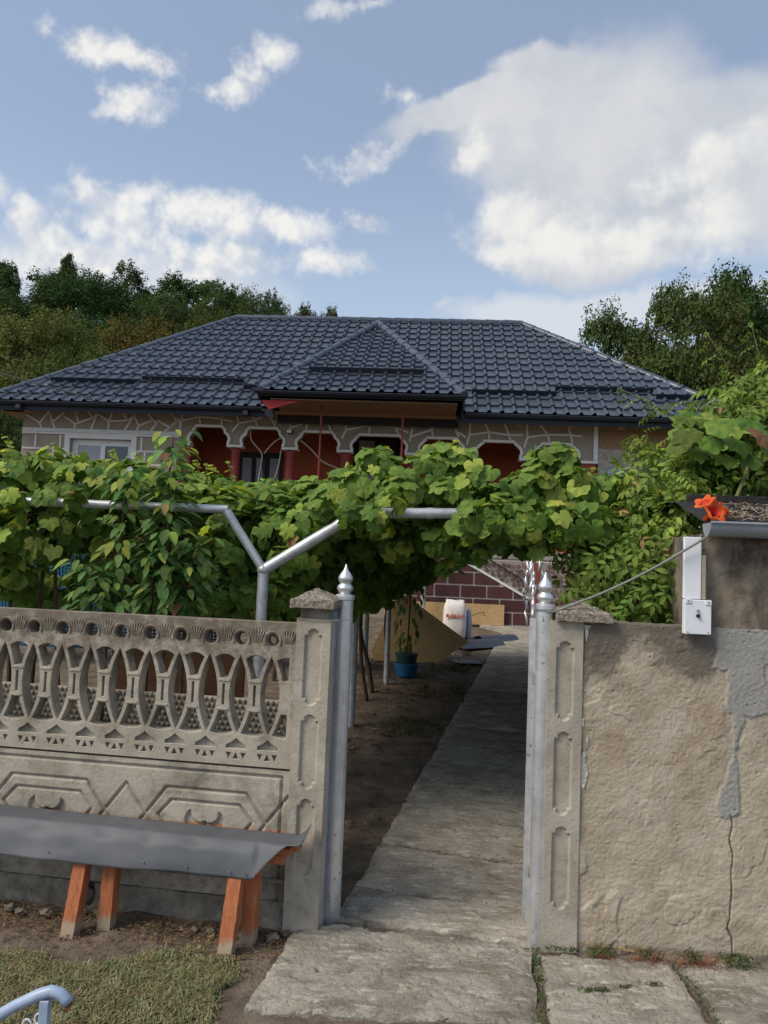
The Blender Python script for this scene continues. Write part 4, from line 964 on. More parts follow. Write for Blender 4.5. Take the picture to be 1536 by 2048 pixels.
def tile_slope(M, poly, s0, t0, skip=None):
    smax = max(p[0] for p in poly); tmax = max(p[1] for p in poly); smin = min(p[0] for p in poly)
    bm = bmesh.new(); t = t0; row = 0
    while t < tmax:
        s = s0
        while s < smax:
            if s + TW > smin:
                cs = [(s, t), (s + TW, t), (s + TW, t + TC), (s, t + TC)]
                if all(inside(poly, x, y) for x, y in cs):
                    if not (skip and skip(s + TW / 2, t + TC / 2)): full_tiles.append(M @ Matrix.Translation((s, t, 0)))
                elif any(inside(poly, x, y, -.15) for x, y in cs + [(s + TW / 2, t + TC / 2)]):
                    vs = [bm.verts.new((a + s, b + t, c)) for a, b, c in tv]
                    for q in tf: bm.faces.new([vs[i] for i in q])
            s += TW
        t += TC; row += 1
    n = len(poly)
    for i in range(n):
        (ax, ay), (bx, by) = poly[i], poly[(i + 1) % n]
        bmesh.ops.bisect_plane(bm, geom=bm.verts[:] + bm.edges[:] + bm.faces[:], plane_co=(ax, ay, 0), plane_no=(by - ay, -(bx - ax), 0), clear_outer=True)
    bm.verts.index_update(); clip_mb.append(([M @ v.co for v in bm.verts], [[v.index for v in f.verts] for f in bm.faces])); bm.free()
e0, e1 = (EU0, 0, EZ), (EU1, 0, EZ); MS = slope_frame(e0, e1, (EU0, RV, RZ)); SL = math.hypot(RV, RZ - EZ); LEN = EU1 - EU0
# gablet (front hipped projection)
GU0, GU1, GV, GZ0 = -2.21, 1.36, -1.0, 4.60; AP = Vector((-.52, 3.45, 7.20)); MG = slope_frame((GU0, GV, GZ0), (GU1, GV, GZ0), AP)
GL = (MG.inverted() @ AP)
def under_gablet(s, t):
    q = MS @ Vector((s, t, 0)); k = (q.z - GZ0) / (AP.z - GZ0); a = GU0 + (AP.x - GU0) * k; b = GU1 + (AP.x - GU1) * k
    return a + .45 < q.x < b - .45
tile_slope(MS, [(0, 0), (LEN, 0), (RU1 - EU0, SL), (RU0 - EU0, SL)], -.05, -.03, under_gablet)
tile_slope(MG, [(0, 0), (GU1 - GU0, 0), (GL.x, GL.y)], -.03, -.03)
full_tiles.sort(key=lambda M: (HM @ M.translation).length)
roofp = hobj('roof', MB().add([e0, e1, (RU1, RV, RZ), (RU0, RV, RZ), (EU0, 2 * RV, EZ), (EU1, 2 * RV, EZ)], [(0, 1, 2, 3), (4, 3, 2, 5), (0, 3, 4), (1, 5, 2)]), M_roofdark, label='dark anthracite metal tile hip roof', recalc=False)
hinv = root_matrix(roofp).inverted()
jt = random.Random(3)
full_tiles = [M @ Matrix.Translation((jt.uniform(-.003, .003), jt.uniform(-.005, .005), jt.uniform(0, .004))) @ Matrix.Rotation(jt.gauss(0, .006), 4, 'X') @ Matrix.Rotation(jt.gauss(0, .006), 4, 'Y') for M in full_tiles]
for M in full_tiles[:300]:
    o = bpy.data.objects.new('roof_tile', tile_me); COL.objects.link(o); o.parent = roofp; o.matrix_basis = hinv @ HM @ M @ Matrix.Translation((0, 0, .012))
mb = MB()
for M in full_tiles[300:]: mb.add([M @ Vector((a, b, c + .012)) for a, b, c in tv], tf)
for v, f in clip_mb: mb.add([Vector(p) + MS.to_3x3().col[2] * .012 for p in v], f)
o = hobj('roof_tile_field', mb, M_roof, roofp, recalc=False, autos=35); o['kind'] = 'stuff'
gab = hobj('porch_roof', MB().add([(GU0, GV, GZ0), (GU1, GV, GZ0), AP, (GU1, 1.4, GZ0), (GU0, 1.4, GZ0)], [(0, 1, 2), (1, 3, 2), (4, 0, 2)]), M_roofdark, label='hipped porch roof projecting from the main slope', recalc=False)
def cap_run(a, b, r, parent, seg=.42):
    a = Vector(a); b = Vector(b); L = (b - a).length; n = max(1, int(L / seg)); d = (b - a) / n
    for i in range(n):
        p = a + d * i; q = p + d * 1.06
        hobj('ridge_cap', MB().tube([p, p.lerp(q, .05), p.lerp(q, .9), q], [r * 1.12, r * 1.12, r * .98, r * .98], 10), M_roof, parent, autos=40)
up = Vector((0, 0, .02))
cap_run(Vector((EU0 + .05, .05, EZ + .02)), Vector((RU0, RV, RZ)) + up, .075, roofp); cap_run(Vector((EU1 - .05, .05, EZ + .02)), Vector((RU1, RV, RZ)) + up, .075, roofp); cap_run(Vector((RU0, RV, RZ)) + up, Vector((RU1, RV, RZ)) + up, .085, roofp)
cap_run(Vector((GU0 + .02, GV + .05, GZ0 + .03)), AP + Vector((0, -.05, .04)), .078, gab, .40); cap_run(Vector((GU1 - .02, GV + .05, GZ0 + .03)), AP + Vector((0, -.05, .04)), .078, gab, .40)
def gutter(u0, u1, v, z, parent, r=.055):
    P = []; 
    for a in np.linspace(PI * .98, 2 * PI, 9): P.append((v - r + r * math.cos(a), z + r * math.sin(a)))
    mb = MB(); vv = []
    for y, zz in P: vv += [(u0, y, zz), (u1, y, zz)]
    mb.add(vv, [(2 * k, 2 * k + 1, 2 * k + 3, 2 * k + 2) for k in range(len(P) - 1)])
    mb.tube([(u0, P[0][0], P[0][1]), (u1, P[0][0], P[0][1])], .009, 6)
    return hobj('gutter', mb, M_roofdark, parent, autos=40)
gutter(EU0, GU0 - .35 + .25, -.02, EZ - .012, roofp); gutter(GU1 + .05, EU1, -.02, EZ - .012, roofp)
gutter(GU0 - .02, GU1 + .02, GV - .02, GZ0 - .012, gab, .042)
hobj('fascia', MB().box(EU0 + .02, GU0 + .1, -.012, .02, EZ - .16, EZ - .01), M_roofdark, roofp); hobj('fascia', MB().box(GU1 - .1, EU1 - .02, -.012, .02, EZ - .16, EZ - .01), M_roofdark, roofp)
hobj('soffit', MB().box(EU0 + .02, EU1 - .02, .022, VW - .005, EZ - .05, EZ - .03), M_wood, roofp)
hobj('soffit', MB().box(EU0 + .02, -7.21, VW + .3, 7.4, EZ - .05, EZ - .03), M_wood, roofp)
hobj('fascia', MB().box(GU0, GU1, GV - .012, GV + .015, GZ0 - .075, GZ0 - .01), M_roofdark, gab)
hobj('side_fascia', MB().box(GU0 + .0, GU0 + .03, GV + .017, -.05, GZ0 - .12, GZ0 - .01), M_roofdark, gab); hobj('side_fascia', MB().box(GU1 - .03, GU1, GV + .017, .0, GZ0 - .16, GZ0 - .01), M_roofdark, gab)
s_ = slope_frame((GU0 + .05, GV + .03, GZ0 - .12), (GU1 - .05, GV + .03, GZ0 - .12), (GU0, .40, 4.46))
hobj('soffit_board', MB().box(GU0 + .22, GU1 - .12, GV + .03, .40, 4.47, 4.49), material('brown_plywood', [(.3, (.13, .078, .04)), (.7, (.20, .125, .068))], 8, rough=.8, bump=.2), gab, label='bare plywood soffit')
hobj('ceiling_joist', MB().box(GU0 + .1, GU1 - .06, .30, .40, 4.30, 4.465), M_darkwood, gab)
hobj('red_rafter_board', MB().prism([(GU0 + .05, GV + .06, 4.46), (GU0 + .75, GV + .06, 4.46), (GU0 + .2, GV + .06, 4.30)], (0, .03, 0)), material('red_primer', [(.3, (.38, .03, .025)), (.7, (.48, .05, .04))], 5, rough=.6), gab)
for u_, vv in ((-1.15, -.9), (.30, -.9)): hobj('support_rod', MB().tube([(u_, vv + .35, 2.2), (u_, vv + .35, 4.47)], .018, 8), M_redtrim, gab)
for k in range(15):
    u_ = EU0 + .9 + k * .93
    if not (GU0 - .2 < u_ < GU1 + .2): hobj('rafter_end', MB().box(u_, u_ + .12, .03, .3, EZ - .155, EZ - .052, .006), M_wood, roofp)
for u_ in (-6.95, -2.62):
    hobj('gutter_bracket', MB().box(u_ - .05, u_ + .05, -.14, -.03, EZ - .16, EZ - .075, .01), M_roofdark, roofp)
def snow_guard(M, s0, s1, t, parent): hobj('snow_guard', MB().box(s0, s1, t, t + .012, .03, .14).box(s0, s1, t - .05, t - .001, .03, .042).xform(M), M_roofdark, parent)
for a, b, t in ((-6.75, -5.0, .86), (-4.95, -2.9, 1.02), (-2.85, -1.75, .74), (1.55, 3.15, .80), (3.15, 5.0, 1.05), (5.0, 6.0, .80)): snow_guard(MS, a - EU0, b - EU0, t, roofp)
snow_guard(MG, .72, 2.85, 1.12, gab)
# ---- unfinished right end
hobj('board', MB().box(3.96, 5.5, VW - .02, VW - .004, 4.03, 4.44), material('brown_chipboard', [(.3, (.20, .125, .062)), (.5, (.29, .19, .10)), (.7, (.36, .25, .14))], 22, rough=.8, bump=.3, distort=1.5), label='bare chipboard panel closing the right end')  # plain brown board, darker than the other strand boards
p = plate([(3.94, .7), (5.34, .7), (5.34, 4.45), (3.94, 4.45)], [[(4.1, 2.2), (5.2, 2.2), (5.2, 3.68), (4.1, 3.68)]], .28)
hobj('end_wall', MB().add([(a, b + VW + .002, c) for a, b, c in p.v], p.f), M_rawwall)
for k in range(2): hobj('end_window_pane', MB().box(4.1 + .55 * k, 4.64 + .55 * k, VW + .02, VW + .04, 2.2, 3.68), material('pale_blue_film', [(.3, (.20, .26, .38)), (.7, (.27, .34, .46))], 9, rough=.4))
# ---- lamp and loose cables on the facade
lamp = hobj('wall_lamp', MB().box(-1.96, -1.84, VW - .12, VW - .03, 4.12, 4.20, .01), M_darkwood); hobj('lamp_glass', MB().box(-1.945, -1.855, VW - .128, VW - .121, 4.13, 4.19), M_pvc, lamp)
def cable(name, pts, m, lab, r=.013):
    P = []; pts = [Vector(q) for q in pts]
    for i in range(len(pts) - 1):
        a, b = pts[i], pts[i + 1]; c0 = pts[max(0, i - 1)]; c3 = pts[min(len(pts) - 1, i + 2)]
        for k in range(6):
            t = k / 6; P.append(.5 * ((2 * a) + (b - c0) * t + (2 * c0 - 5 * a + 4 * b - c3) * t * t + (3 * a - c0 - 3 * b + c3) * t ** 3))
    P.append(pts[-1]); return tag(obj(name, MB().tube([HM @ q for q in P], r, 6), m, smooth=True), lab, 'cable')
V_ = VW + .05
cable('loose_cable', [(-2.68, V_, 4.22), (-2.66, V_, 4.0), (-2.45, V_, 3.75), (-2.45, V_, 3.5), (-2.48, V_, 3.2), (-2.44, V_, 3.0)], M_cream, 'cream cable hanging in the second veranda arch from the left')
cable('loose_cable', [(-1.95, V_, 4.12), (-2.2, V_, 3.98), (-2.40, V_, 3.74)], M_cream, 'cream cable running down left from the veranda lamp')
cable('loose_cable', [(-2.07, V_, 3.83), (-2.1, V_, 3.55), (-2.16, V_, 3.3), (-2.28, V_, 3.1)], M_cream, 'cream cable hanging beside the third veranda column')
cable('loose_cable', [(-1.80, V_, 4.10), (-1.5, V_, 3.86), (-1.25, V_, 3.62), (-.95, V_, 3.5), (-.72, V_, 3.36)], M_cream, 'cream cable sagging across the third veranda arch to the right')

# ---- stair front with maroon blocks and mosaic, beside the path
stair = thing('stair_block', 'maroon clad stair side with pale grout and pebble mosaic panel', 'stairs', HM @ Vector((2.0, 0, .7)), HA)
SV = -.30
hobj('core', MB().box(.55, 5.2, SV + .012, VW - .01, .55, 1.86), M_grout, stair)
def diag(u): return 1.21 + (2.64 - u) * (1.75 - 1.21) / (2.64 - 1.62) if u < 2.64 else 9
BW, BH = .435, .20; row = 0; z = .735 - BH
brick_me = {}
def block(u0, u1, z0, z1):
    u0 = max(u0, -2.6)
    poly = [(u0, z0), (u1, z0), (u1, z1), (u0, z1)]
    # clip under the diagonal edge of the mosaic and left of its pier
    out = []
    for i in range(4):
        a, b = poly[i], poly[(i + 1) % 4]; fa = 1.23 + (2.60 - a[0]) * .529 - .045 - a[1]; fb = 1.23 + (2.60 - b[0]) * .529 - .045 - b[1]
        if fa >= 0: out.append(a)
        if fa * fb < 0: t = fa / (fa - fb); out.append((a[0] + (b[0] - a[0]) * t, a[1] + (b[1] - a[1]) * t))
    if u0 > 2.58 or (u1 > 2.58 and z1 < 1.19): out = poly if z1 < 1.19 else []
    if len(out) >= 3:
        A = sum(out[i][0] * out[(i + 1) % len(out)][1] - out[(i + 1) % len(out)][0] * out[i][1] for i in range(len(out)))
        if abs(A) > .004: hobj('block', MB().prism([(a, SV + .011, b) for a, b in out], (0, -.011, 0)), M_brick, stair)
for r_ in range(0, 6):
    z0 = .738 + r_ * .226; off = (r_ % 2) * .23
    for k in range(-9, 8):
        u0 = k * .46 + off + .05
        if u0 + BW < .6 or u0 > 3.4: continue
        block(u0, u0 + BW, z0, z0 + BH)
hobj('mosaic_bed', MB().prism([(1.60, SV + .011, 1.77), (2.62, SV + .011, 1.22), (2.62, SV + .011, 1.85), (1.60, SV + .011, 1.85)], (0, -.006, 0)), M_mosaicbed, stair)
hobj('mosaic_bed', MB().box(2.82, 4.4, SV + .005, SV + .011, .9, 1.84), M_mosaicbed, stair)
rm = random.Random(9); npeb = 0
us = np.arange(1.64, 4.3, .088)
for i, u_ in enumerate(us):
    for j, z_ in enumerate(np.arange(.95, 1.83, .082)):
        uu = u_ + rm.uniform(-.018, .018) + (j % 2) * .04; zz = z_ + rm.uniform(-.018, .018)
        if uu < 2.58 and zz < 1.27 + (2.60 - uu) * .529: continue
        if 2.57 < uu < 2.88: continue
        if npeb > 290: break
        r_ = rm.uniform(.033, .043); n = rm.randint(5, 7); a0 = rm.uniform(0, 6)
        hobj('pebble', MB().prism([(uu + r_ * rm.uniform(.8, 1.1) * math.cos(a0 + 2 * PI * k / n), SV + .0045, zz + r_ * rm.uniform(.8, 1.1) * math.sin(a0 + 2 * PI * k / n)) for k in range(n)], (0, -.012, 0)), M_mosaic, stair); npeb += 1
hobj('border', ribbon([(1.50, 1.80), (2.61, 1.208), (2.655, 1.208)], SV + .0, .038, .014), M_white, stair)
hobj('border', ribbon([(2.665, 1.19), (2.665, 1.855), (2.83, 1.855)], SV + .0, .034, .014), M_white, stair)
hobj('pier', MB().box(2.69, 2.80, SV - .012, SV + .011, .74, 1.83, .004), M_redtrim, stair)
hobj('stair_rail', MB().tube([(1.7, SV - .05, 1.98), (2.68, SV - .05, 1.42)], .012, 6), M_darkwood, stair)

# ================================================================== YARD THINGS
# low knobbed concrete wall seen through the fence openings
kz = at(300, 1384, 4.25).z
KM = frame_matrix((-.35, 4.12, 0), R(-8.5))
mb = MB().box(-2.3, -.12, .0, .07, 0, kz - .01)
for i in range(70):
    for j in range(15):
        u = -2.28 + i * .031 + (j % 2) * .0155; z = kz - .012 - j * .03; r = .0135
        if u > -.13: continue
        ring = [(u + r * math.cos(2 * PI * k / 6), 0, z + r * math.sin(2 * PI * k / 6)) for k in range(6)]; top = [(u + r * .45 * math.cos(2 * PI * k / 6), -.015, z + r * .45 * math.sin(2 * PI * k / 6)) for k in range(6)]
        mb.add(ring + top, [(k, (k + 1) % 6, 6 + (k + 1) % 6, 6 + k) for k in range(6)] + [tuple(range(6, 12))])
tag(obj('knobbed_border_wall', mb.xform(KM), M_conc), 'low knobbed concrete wall seen through the fence openings', 'low wall')
a = at(462, 1350, 4.8); b = at(330, 1350, 4.8)
tag(obj('timber_board', MB().box(b.x - .3, a.x + .08, 4.8, 4.84, .05, at(440, 1302, 4.8).z, .003), material('brown_stained_timber', [(.3, (.10, .045, .02)), (.7, (.17, .085, .04))], 5, rough=.7, bump=.3, stretch=(.8, 8, 8))), 'brown timber board behind the openwork fence', 'board')
# blue mesh screen behind the vines
mb = MB(); x0, x1 = at(-60, 1150, 5.3).x, at(455, 1150, 5.3).x; z0, z1 = 1.05, at(100, 1095, 5.3).z
for i in range(int((x1 - x0) / .022)): mb.box(x0 + i * .022, x0 + i * .022 + .012, 5.3, 5.304, z0, z1)
for j in range(int((z1 - z0) / .022)): mb.box(x0, x1, 5.305, 5.309, z0 + j * .022, z0 + j * .022 + .011)
tag(obj('mesh_screen', mb, M_net), 'blue plastic mesh screen behind the vines at left', 'screen')
# small corrugated roof among the vines
a = at(455, 992, 8.2); b = at(585, 1000, 8.2); P = []
U, Vv = np.meshgrid(np.linspace(a.x, b.x + .05, 60), np.linspace(0, .55, 6)); Z = a.z + (U - a.x) * ((b.z - a.z) / (b.x - a.x)) + Vv * .10 + .012 * np.sin(U * 2 * PI / .075)
tag(obj('corrugated_roof', MB().grid(np.stack([U, 8.2 + Vv, Z], -1)), material('pale_blue_roof_sheet', [(.3, (.13, .16, .21)), (.7, (.2, .24, .30))], 4, rough=.45), smooth=True, recalc=False), 'small corrugated grey roof sheet half hidden in the vines', 'roof sheet')
# plywood sheets, sack, roofing offcuts, bucket, pot
def on_plane(px, py, p0, n):
    d = ray(px, py); o = Vector((0, 0, CAM_H)); t = (Vector(p0) - o).dot(n) / d.dot(n); return o + d * t
pa = ground(748, 1322); n_ = Vector((.10, -.86, .34)).normalized()
poly = [on_plane(x, y, pa, n_) for x, y in ((742, 1300), (748, 1321), (872, 1326), (938, 1284), (828, 1203), (800, 1190))]
tag(obj('plywood_sheet', MB().prism(poly, -n_ * .018), M_ply), 'large plywood sheet leaning beside the path in the shade', 'plywood', 'plywood sheets in the yard')
tag(obj('plywood_sheet', MB().box(.10, 2.19, -.36, -.342, gzf(1, 13.6) + .02, 1.08).xform(HM), M_ply), 'sunlit plywood sheet standing against the maroon stair side', 'plywood', 'plywood sheets in the yard')
sb = ground(908, 1277)
sk = thing('cement_sack', 'white sack with red print standing by the plywood', 'sack', sb)
mb = MB(); hgt = .60; n = 22
for i, (z, rx, ry) in enumerate([(0, .155, .12), (.04, .175, .14), (.2, .18, .145), (.4, .175, .14), (.5, .165, .12), (.545, .15, .085), (.56, .145, .06), (.60, .14, .03)]):
    mb.v += [(sb.x + rx * math.copysign(abs(math.cos(2 * PI * k / n)) ** .6, math.cos(2 * PI * k / n)) * (1 + .05 * math.sin(k * 2.3 + i)), sb.y + ry * math.copysign(abs(math.sin(2 * PI * k / n)) ** .6, math.sin(2 * PI * k / n)), sb.z + z + .01 * math.sin(k * 1.7 + i) * (i > 3)) for k in range(n)]
mb.f += [(i * n + k, i * n + (k + 1) % n, (i + 1) * n + (k + 1) % n, (i + 1) * n + k) for i in range(7) for k in range(n)] + [tuple(range(n)), tuple(7 * n + k for k in range(n))]
obj('bag', mb, M_sack, sk, smooth=True)
def lettering(txt, size, M, mat, parent, name='lettering'):
    cu = bpy.data.curves.new('t', 'FONT'); cu.body = txt; cu.size = size; cu.extrude = .002; cu.align_x = 'CENTER'; cu.offset = size * .015
    o = bpy.data.objects.new('t', cu); COL.objects.link(o); dg = bpy.context.evaluated_depsgraph_get(); me = bpy.data.meshes.new_from_object(o.evaluated_get(dg))
    mb = MB().add([M @ v.co for v in me.vertices], [tuple(p.vertices) for p in me.polygons]); bpy.data.objects.remove(o); bpy.data.curves.remove(cu); bpy.data.meshes.remove(me)
    return obj(name, mb, mat, parent)
lettering('BILKA', .082, Matrix.Translation((sb.x + .03, sb.y - .152, sb.z + .33)) @ Matrix.Rotation(PI / 2, 4, 'X'), M_redprint, sk)
obj('printed_mark', MB().box(sb.x - .145, sb.x - .11, sb.y - .155, sb.y - .149, sb.z + .335, sb.z + .385).box(sb.x - .105, sb.x - .09, sb.y - .155, sb.y - .149, sb.z + .335, sb.z + .37), M_redprint, sk)
tag(obj('flat_bag', rock((sb.x + .22, sb.y + .05, sb.z + .18), (.055, .10, .30), 5, .12), material('grey_blue_bag', [(.3, (.25, .27, .36)), (.7, (.36, .38, .47))], 9, rough=.7), smooth=True), 'blue grey bag standing right behind the white sack', 'bag')
p = ground(905, 1283); tag(obj('paper_scrap', rock((p.x - .02, p.y, p.z + .03), (.12, .08, .035), 8, .4), M_sack, smooth=True), 'white crumpled paper at the foot of the sack', 'rubbish')
p = ground(952, 1228); tag(obj('wooden_stick', MB().tube([at(930, 1236, 13.2), at(960, 1225, 13.1), at(967, 1224, 13.1), at(970, 1232, 13.1)], .012, 6), M_wood), 'thin bent wooden stick in front of the sunlit plywood', 'stick')
def ridge_piece(px, py, ang, s, lab):
    p = ground(px, py); mb = MB(); pr = [(-.15, .0), (-.07, .09), (0, .11), (.07, .09), (.15, 0)]
    v = [(x * s, y, z * s) for y in (-.45 * s, .45 * s) for x, z in pr]
    mb.add(v, [(i, i + 1, 6 + i, 5 + i) for i in range(4)]).xform(Matrix.Translation((p.x, p.y, p.z + .012)) @ Matrix.Rotation(ang, 4, 'Z'))
    o = obj('roofing_offcut', mb, M_roof, recalc=False); m = o.modifiers.new('s', 'SOLIDIFY'); m.thickness = .004
    tag(o, lab, 'roofing piece', 'roofing offcuts on the path')
ridge_piece(955, 1295, R(-52), 1.0, 'dark folded ridge piece lying across the path edge'); ridge_piece(992, 1284, R(-50), .9, 'dark ridge piece lying on the path behind another one')
p = ground(938, 1326); tag(obj('sheet_offcut', MB().box(p.x - .2, p.x + .16, p.y - .15, p.y + .25, p.z + .01, p.z + .016).box(p.x + .17, p.x + .2, p.y - .1, p.y + .2, p.z + .0, p.z + .05), material('teal_grey_sheet', [(.3, (.09, .14, .15)), (.7, (.13, .19, .2))], 6, rough=.5)), 'flat teal grey sheet on the ground below the leaning plywood', 'sheet')
p = ground(812, 1352); mb = MB()
bk = thing('bucket', 'blue bucket beside the pergola post in the shaded yard', 'bucket', p)
obj('tub', MB().lathe([(.10, 0), (.12, .02), (.145, .14), (.152, .15), (.145, .155), (.132, .14), (.105, .03)], (p.x - .0, p.y, p.z), 20), M_bluesheet, bk, autos=40)
fp = thing('flower_pot', 'dark teal flower pot with a straggly plant in the blue bucket', 'plant pot', (p.x, p.y, p.z + .05))
obj('pot', MB().lathe([(.085, .035), (.10, .05), (.125, .24), (.135, .24), (.135, .27), (.12, .27)], (p.x, p.y, p.z), 20), M_teal, fp, autos=40)

# ================================================================== PERGOLA FRAME
perg = thing('pergola_frame', 'galvanised pipe pergola frame with forked post carrying the grapevine', 'pergola', (at(518, 1240, 4.35).x, 4.35, 0))
PY = 4.35
J = at(527, 1140, PY); ftop = J + Vector((0, 0, .0)); base = Vector((J.x - .0, PY, 0))
obj('post', MB().tube([(J.x, PY, -.05), (J.x, PY, J.z)], .031, 14), M_galv, perg, autos=40)
obj('arm', MB().tube([J, at(453, 1022, PY)], .025, 12), M_galv, perg, autos=40)
obj('arm', MB().tube([J, at(640, 1072, PY), at(705, 1032, PY)], .032, 12), M_galv, perg, autos=40)
obj('joint', rock(J, (.036, .036, .036), 2, .05), M_galv, perg, smooth=True)
obj('crossbar', MB().tube([at(456, 1019, PY), at(55, 1003, PY), at(-120, 996, PY)], .024, 12), M_galv, perg, autos=40)
obj('crossbar', MB().tube([at(690, 1026, PY), at(908, 1027, PY), at(1200, 1040, PY)], .030, 12), M_galv, perg, autos=40)
obj('coupling', MB().tube([at(854, 1027, PY), at(866, 1027, PY)], .033, 12), M_galv, perg, autos=40)
for (px, py, top) in ((702, 1450, 2.15), (772, 1366, 2.2), (730, 1330, 2.2), (845, 1250, 2.3)):
    q = ground(px, py); obj('post', MB().tube([(q.x, q.y, q.z - .05), (q.x, q.y, q.z + top)], .032, 12), M_galv, perg, autos=40)
    obj('arm', MB().tube([(q.x, q.y, q.z + top * .85), (q.x + .5, q.y - .05, q.z + top + .05)], .025, 10), M_galv, perg, autos=40)
for k in (0, 1):
    a = at(705, 1030, PY) if k == 0 else at(1190, 1038, PY)
    obj('longitudinal_rail', MB().tube([a, a + Vector((1.35, 5.6, .32))], .025, 10), M_galv, perg, autos=40)

# ================================================================== LEAVES
def grape_leaf(seed, droop):
    rg = random.Random(seed); half = [(0, 1.05), (12, .88), (27, .74), (40, .84), (52, .98), (62, .86), (82, .70), (98, .82), (112, .88), (128, .74), (148, .70), (164, .56), (174, .20)] if seed % 2 else [(0, 1.02), (13, .91), (26, .86), (40, .89), (53, .95), (66, .88), (82, .82), (98, .86), (112, .87), (130, .79), (148, .72), (164, .58), (174, .22)]
    pts = []
    for a, r in half: pts.append((a, r * rg.uniform(.94, 1.06)))
    out = [(a, r) for a, r in pts] + [(-a, r * rg.uniform(.94, 1.06)) for a, r in reversed(pts[1:])]
    V = [(0, 0, 0)]; tw = rg.uniform(-.15, .15)
    for a, r in out:
        x = math.sin(R(a)) * r * .52; y = math.cos(R(a)) * r * .52
        V.append((x, y, .10 * abs(x) * rg.uniform(.3, 1.6) - droop * (x * x + y * y) * 1.0 + tw * x * y * 2 + rg.uniform(-.02, .02)))
    n = len(out)
    # inner ring for a cupped blade
    I = [(V[1 + k][0] * .55, V[1 + k][1] * .55, V[1 + k][2] * .30 + .03 * (1 if k % 4 else -1)) for k in range(n)]
    base = V + I
    f = [(0, n + 1 + (k + 1) % n, n + 1 + k) for k in range(n)] + [(n + 1 + k, n + 1 + (k + 1) % n, 1 + (k + 1) % n, 1 + k) for k in range(n)]
    f = [q for i, q in enumerate(f)]
    return np.array(base), f
def oval_leaf(seed, w=.42, fold=.25, curl=.25):
    rg = random.Random(seed); V = []; ys = [0, .2, .5, .78, 1.0]; ws = [0, .75, 1, .62, 0]
    for y, k in zip(ys, ws):
        z = -curl * y * y + rg.uniform(-.01, .01)
        if k == 0: V.append((0, y, z))
        else: V += [(-w / 2 * k, y, z + fold * k * w / 2), (0, y, z), (w / 2 * k, y, z + fold * k * w / 2)]
    f = [(0, 2, 1), (0, 3, 2)]
    for i in (1, 4): f += [(i, i + 1, i + 4, i + 3), (i + 1, i + 2, i + 5, i + 4)]
    f += [(7, 8, 10), (8, 9, 10)]
    v = np.array(V); v[:, 1] -= .0
    return v, f
def compound_leaf(seed, pairs=4):
    rg = random.Random(seed); V = []; F = []; lv, lf = oval_leaf(seed, .46, .3, .3)
    def put(o, d, s, roll):
        d = Vector(d).normalized(); nn = Vector((rg.uniform(-.2, .2), rg.uniform(-.2, .2), 1)).normalized(); x = d.cross(nn).normalized(); nn = x.cross(d)
        k = sum(len(a) for a in V); A = np.array([[*(Vector(o) + x * p[0] * s + d * p[1] * s + nn * p[2] * s)] for p in lv]); V.append(A); F.extend([tuple(i + k for i in q) for q in lf])
    for i in range(pairs):
        y = .12 + .68 * i / (pairs - 1); z = -.22 * y * y
        for s in (-1, 1): put((s * .01, y, z), (s * .85, .45, -.25 + rg.uniform(-.2, .2)), .30 * rg.uniform(.85, 1.1), 0)
    put((0, .82, -.17), (0, 1, -.45), .34, 0)
    k = sum(len(a) for a in V); V.append(np.array([(-.006, 0, 0), (.006, 0, 0), (.004, .85, -.17), (-.004, .85, -.17)])); F.append((k, k + 1, k + 2, k + 3))
    return np.concatenate(V), F
def mesh_of(name, vf, mat):
    me = bpy.data.meshes.new(name); me.from_pydata(vf[0].tolist(), [], vf[1]); me.materials.append(mat); me.polygons.foreach_set('use_smooth', [True] * len(me.polygons)); return me
def leaf_matrix(p, nrm, tip, s):
    n = Vector(nrm).normalized(); t = Vector(tip); t = (t - n * t.dot(n))
    if t.length < 1e-3: t = n.orthogonal()
    t.normalize(); x = t.cross(n); M = Matrix((x * s, t * s, n * s)).transposed().to_4x4(); M.translation = p; return M
CAMP = Vector((0, 0, CAM_H)); CMI = CM.transposed()
def to_px(p):
    q = CMI @ (Vector(p) - CAMP)
    if q.z > -.1: return None
    return 768 + FPX * q.x / -q.z, 1024 - FPX * q.y / -q.z, -q.z
def young(M):  # pale leaf likelier higher in view: top light put into colour, not leaf age
    q = to_px(M.translation); return .22 + .38 * float(sstep(1060, 940, q[1])) if q else .2
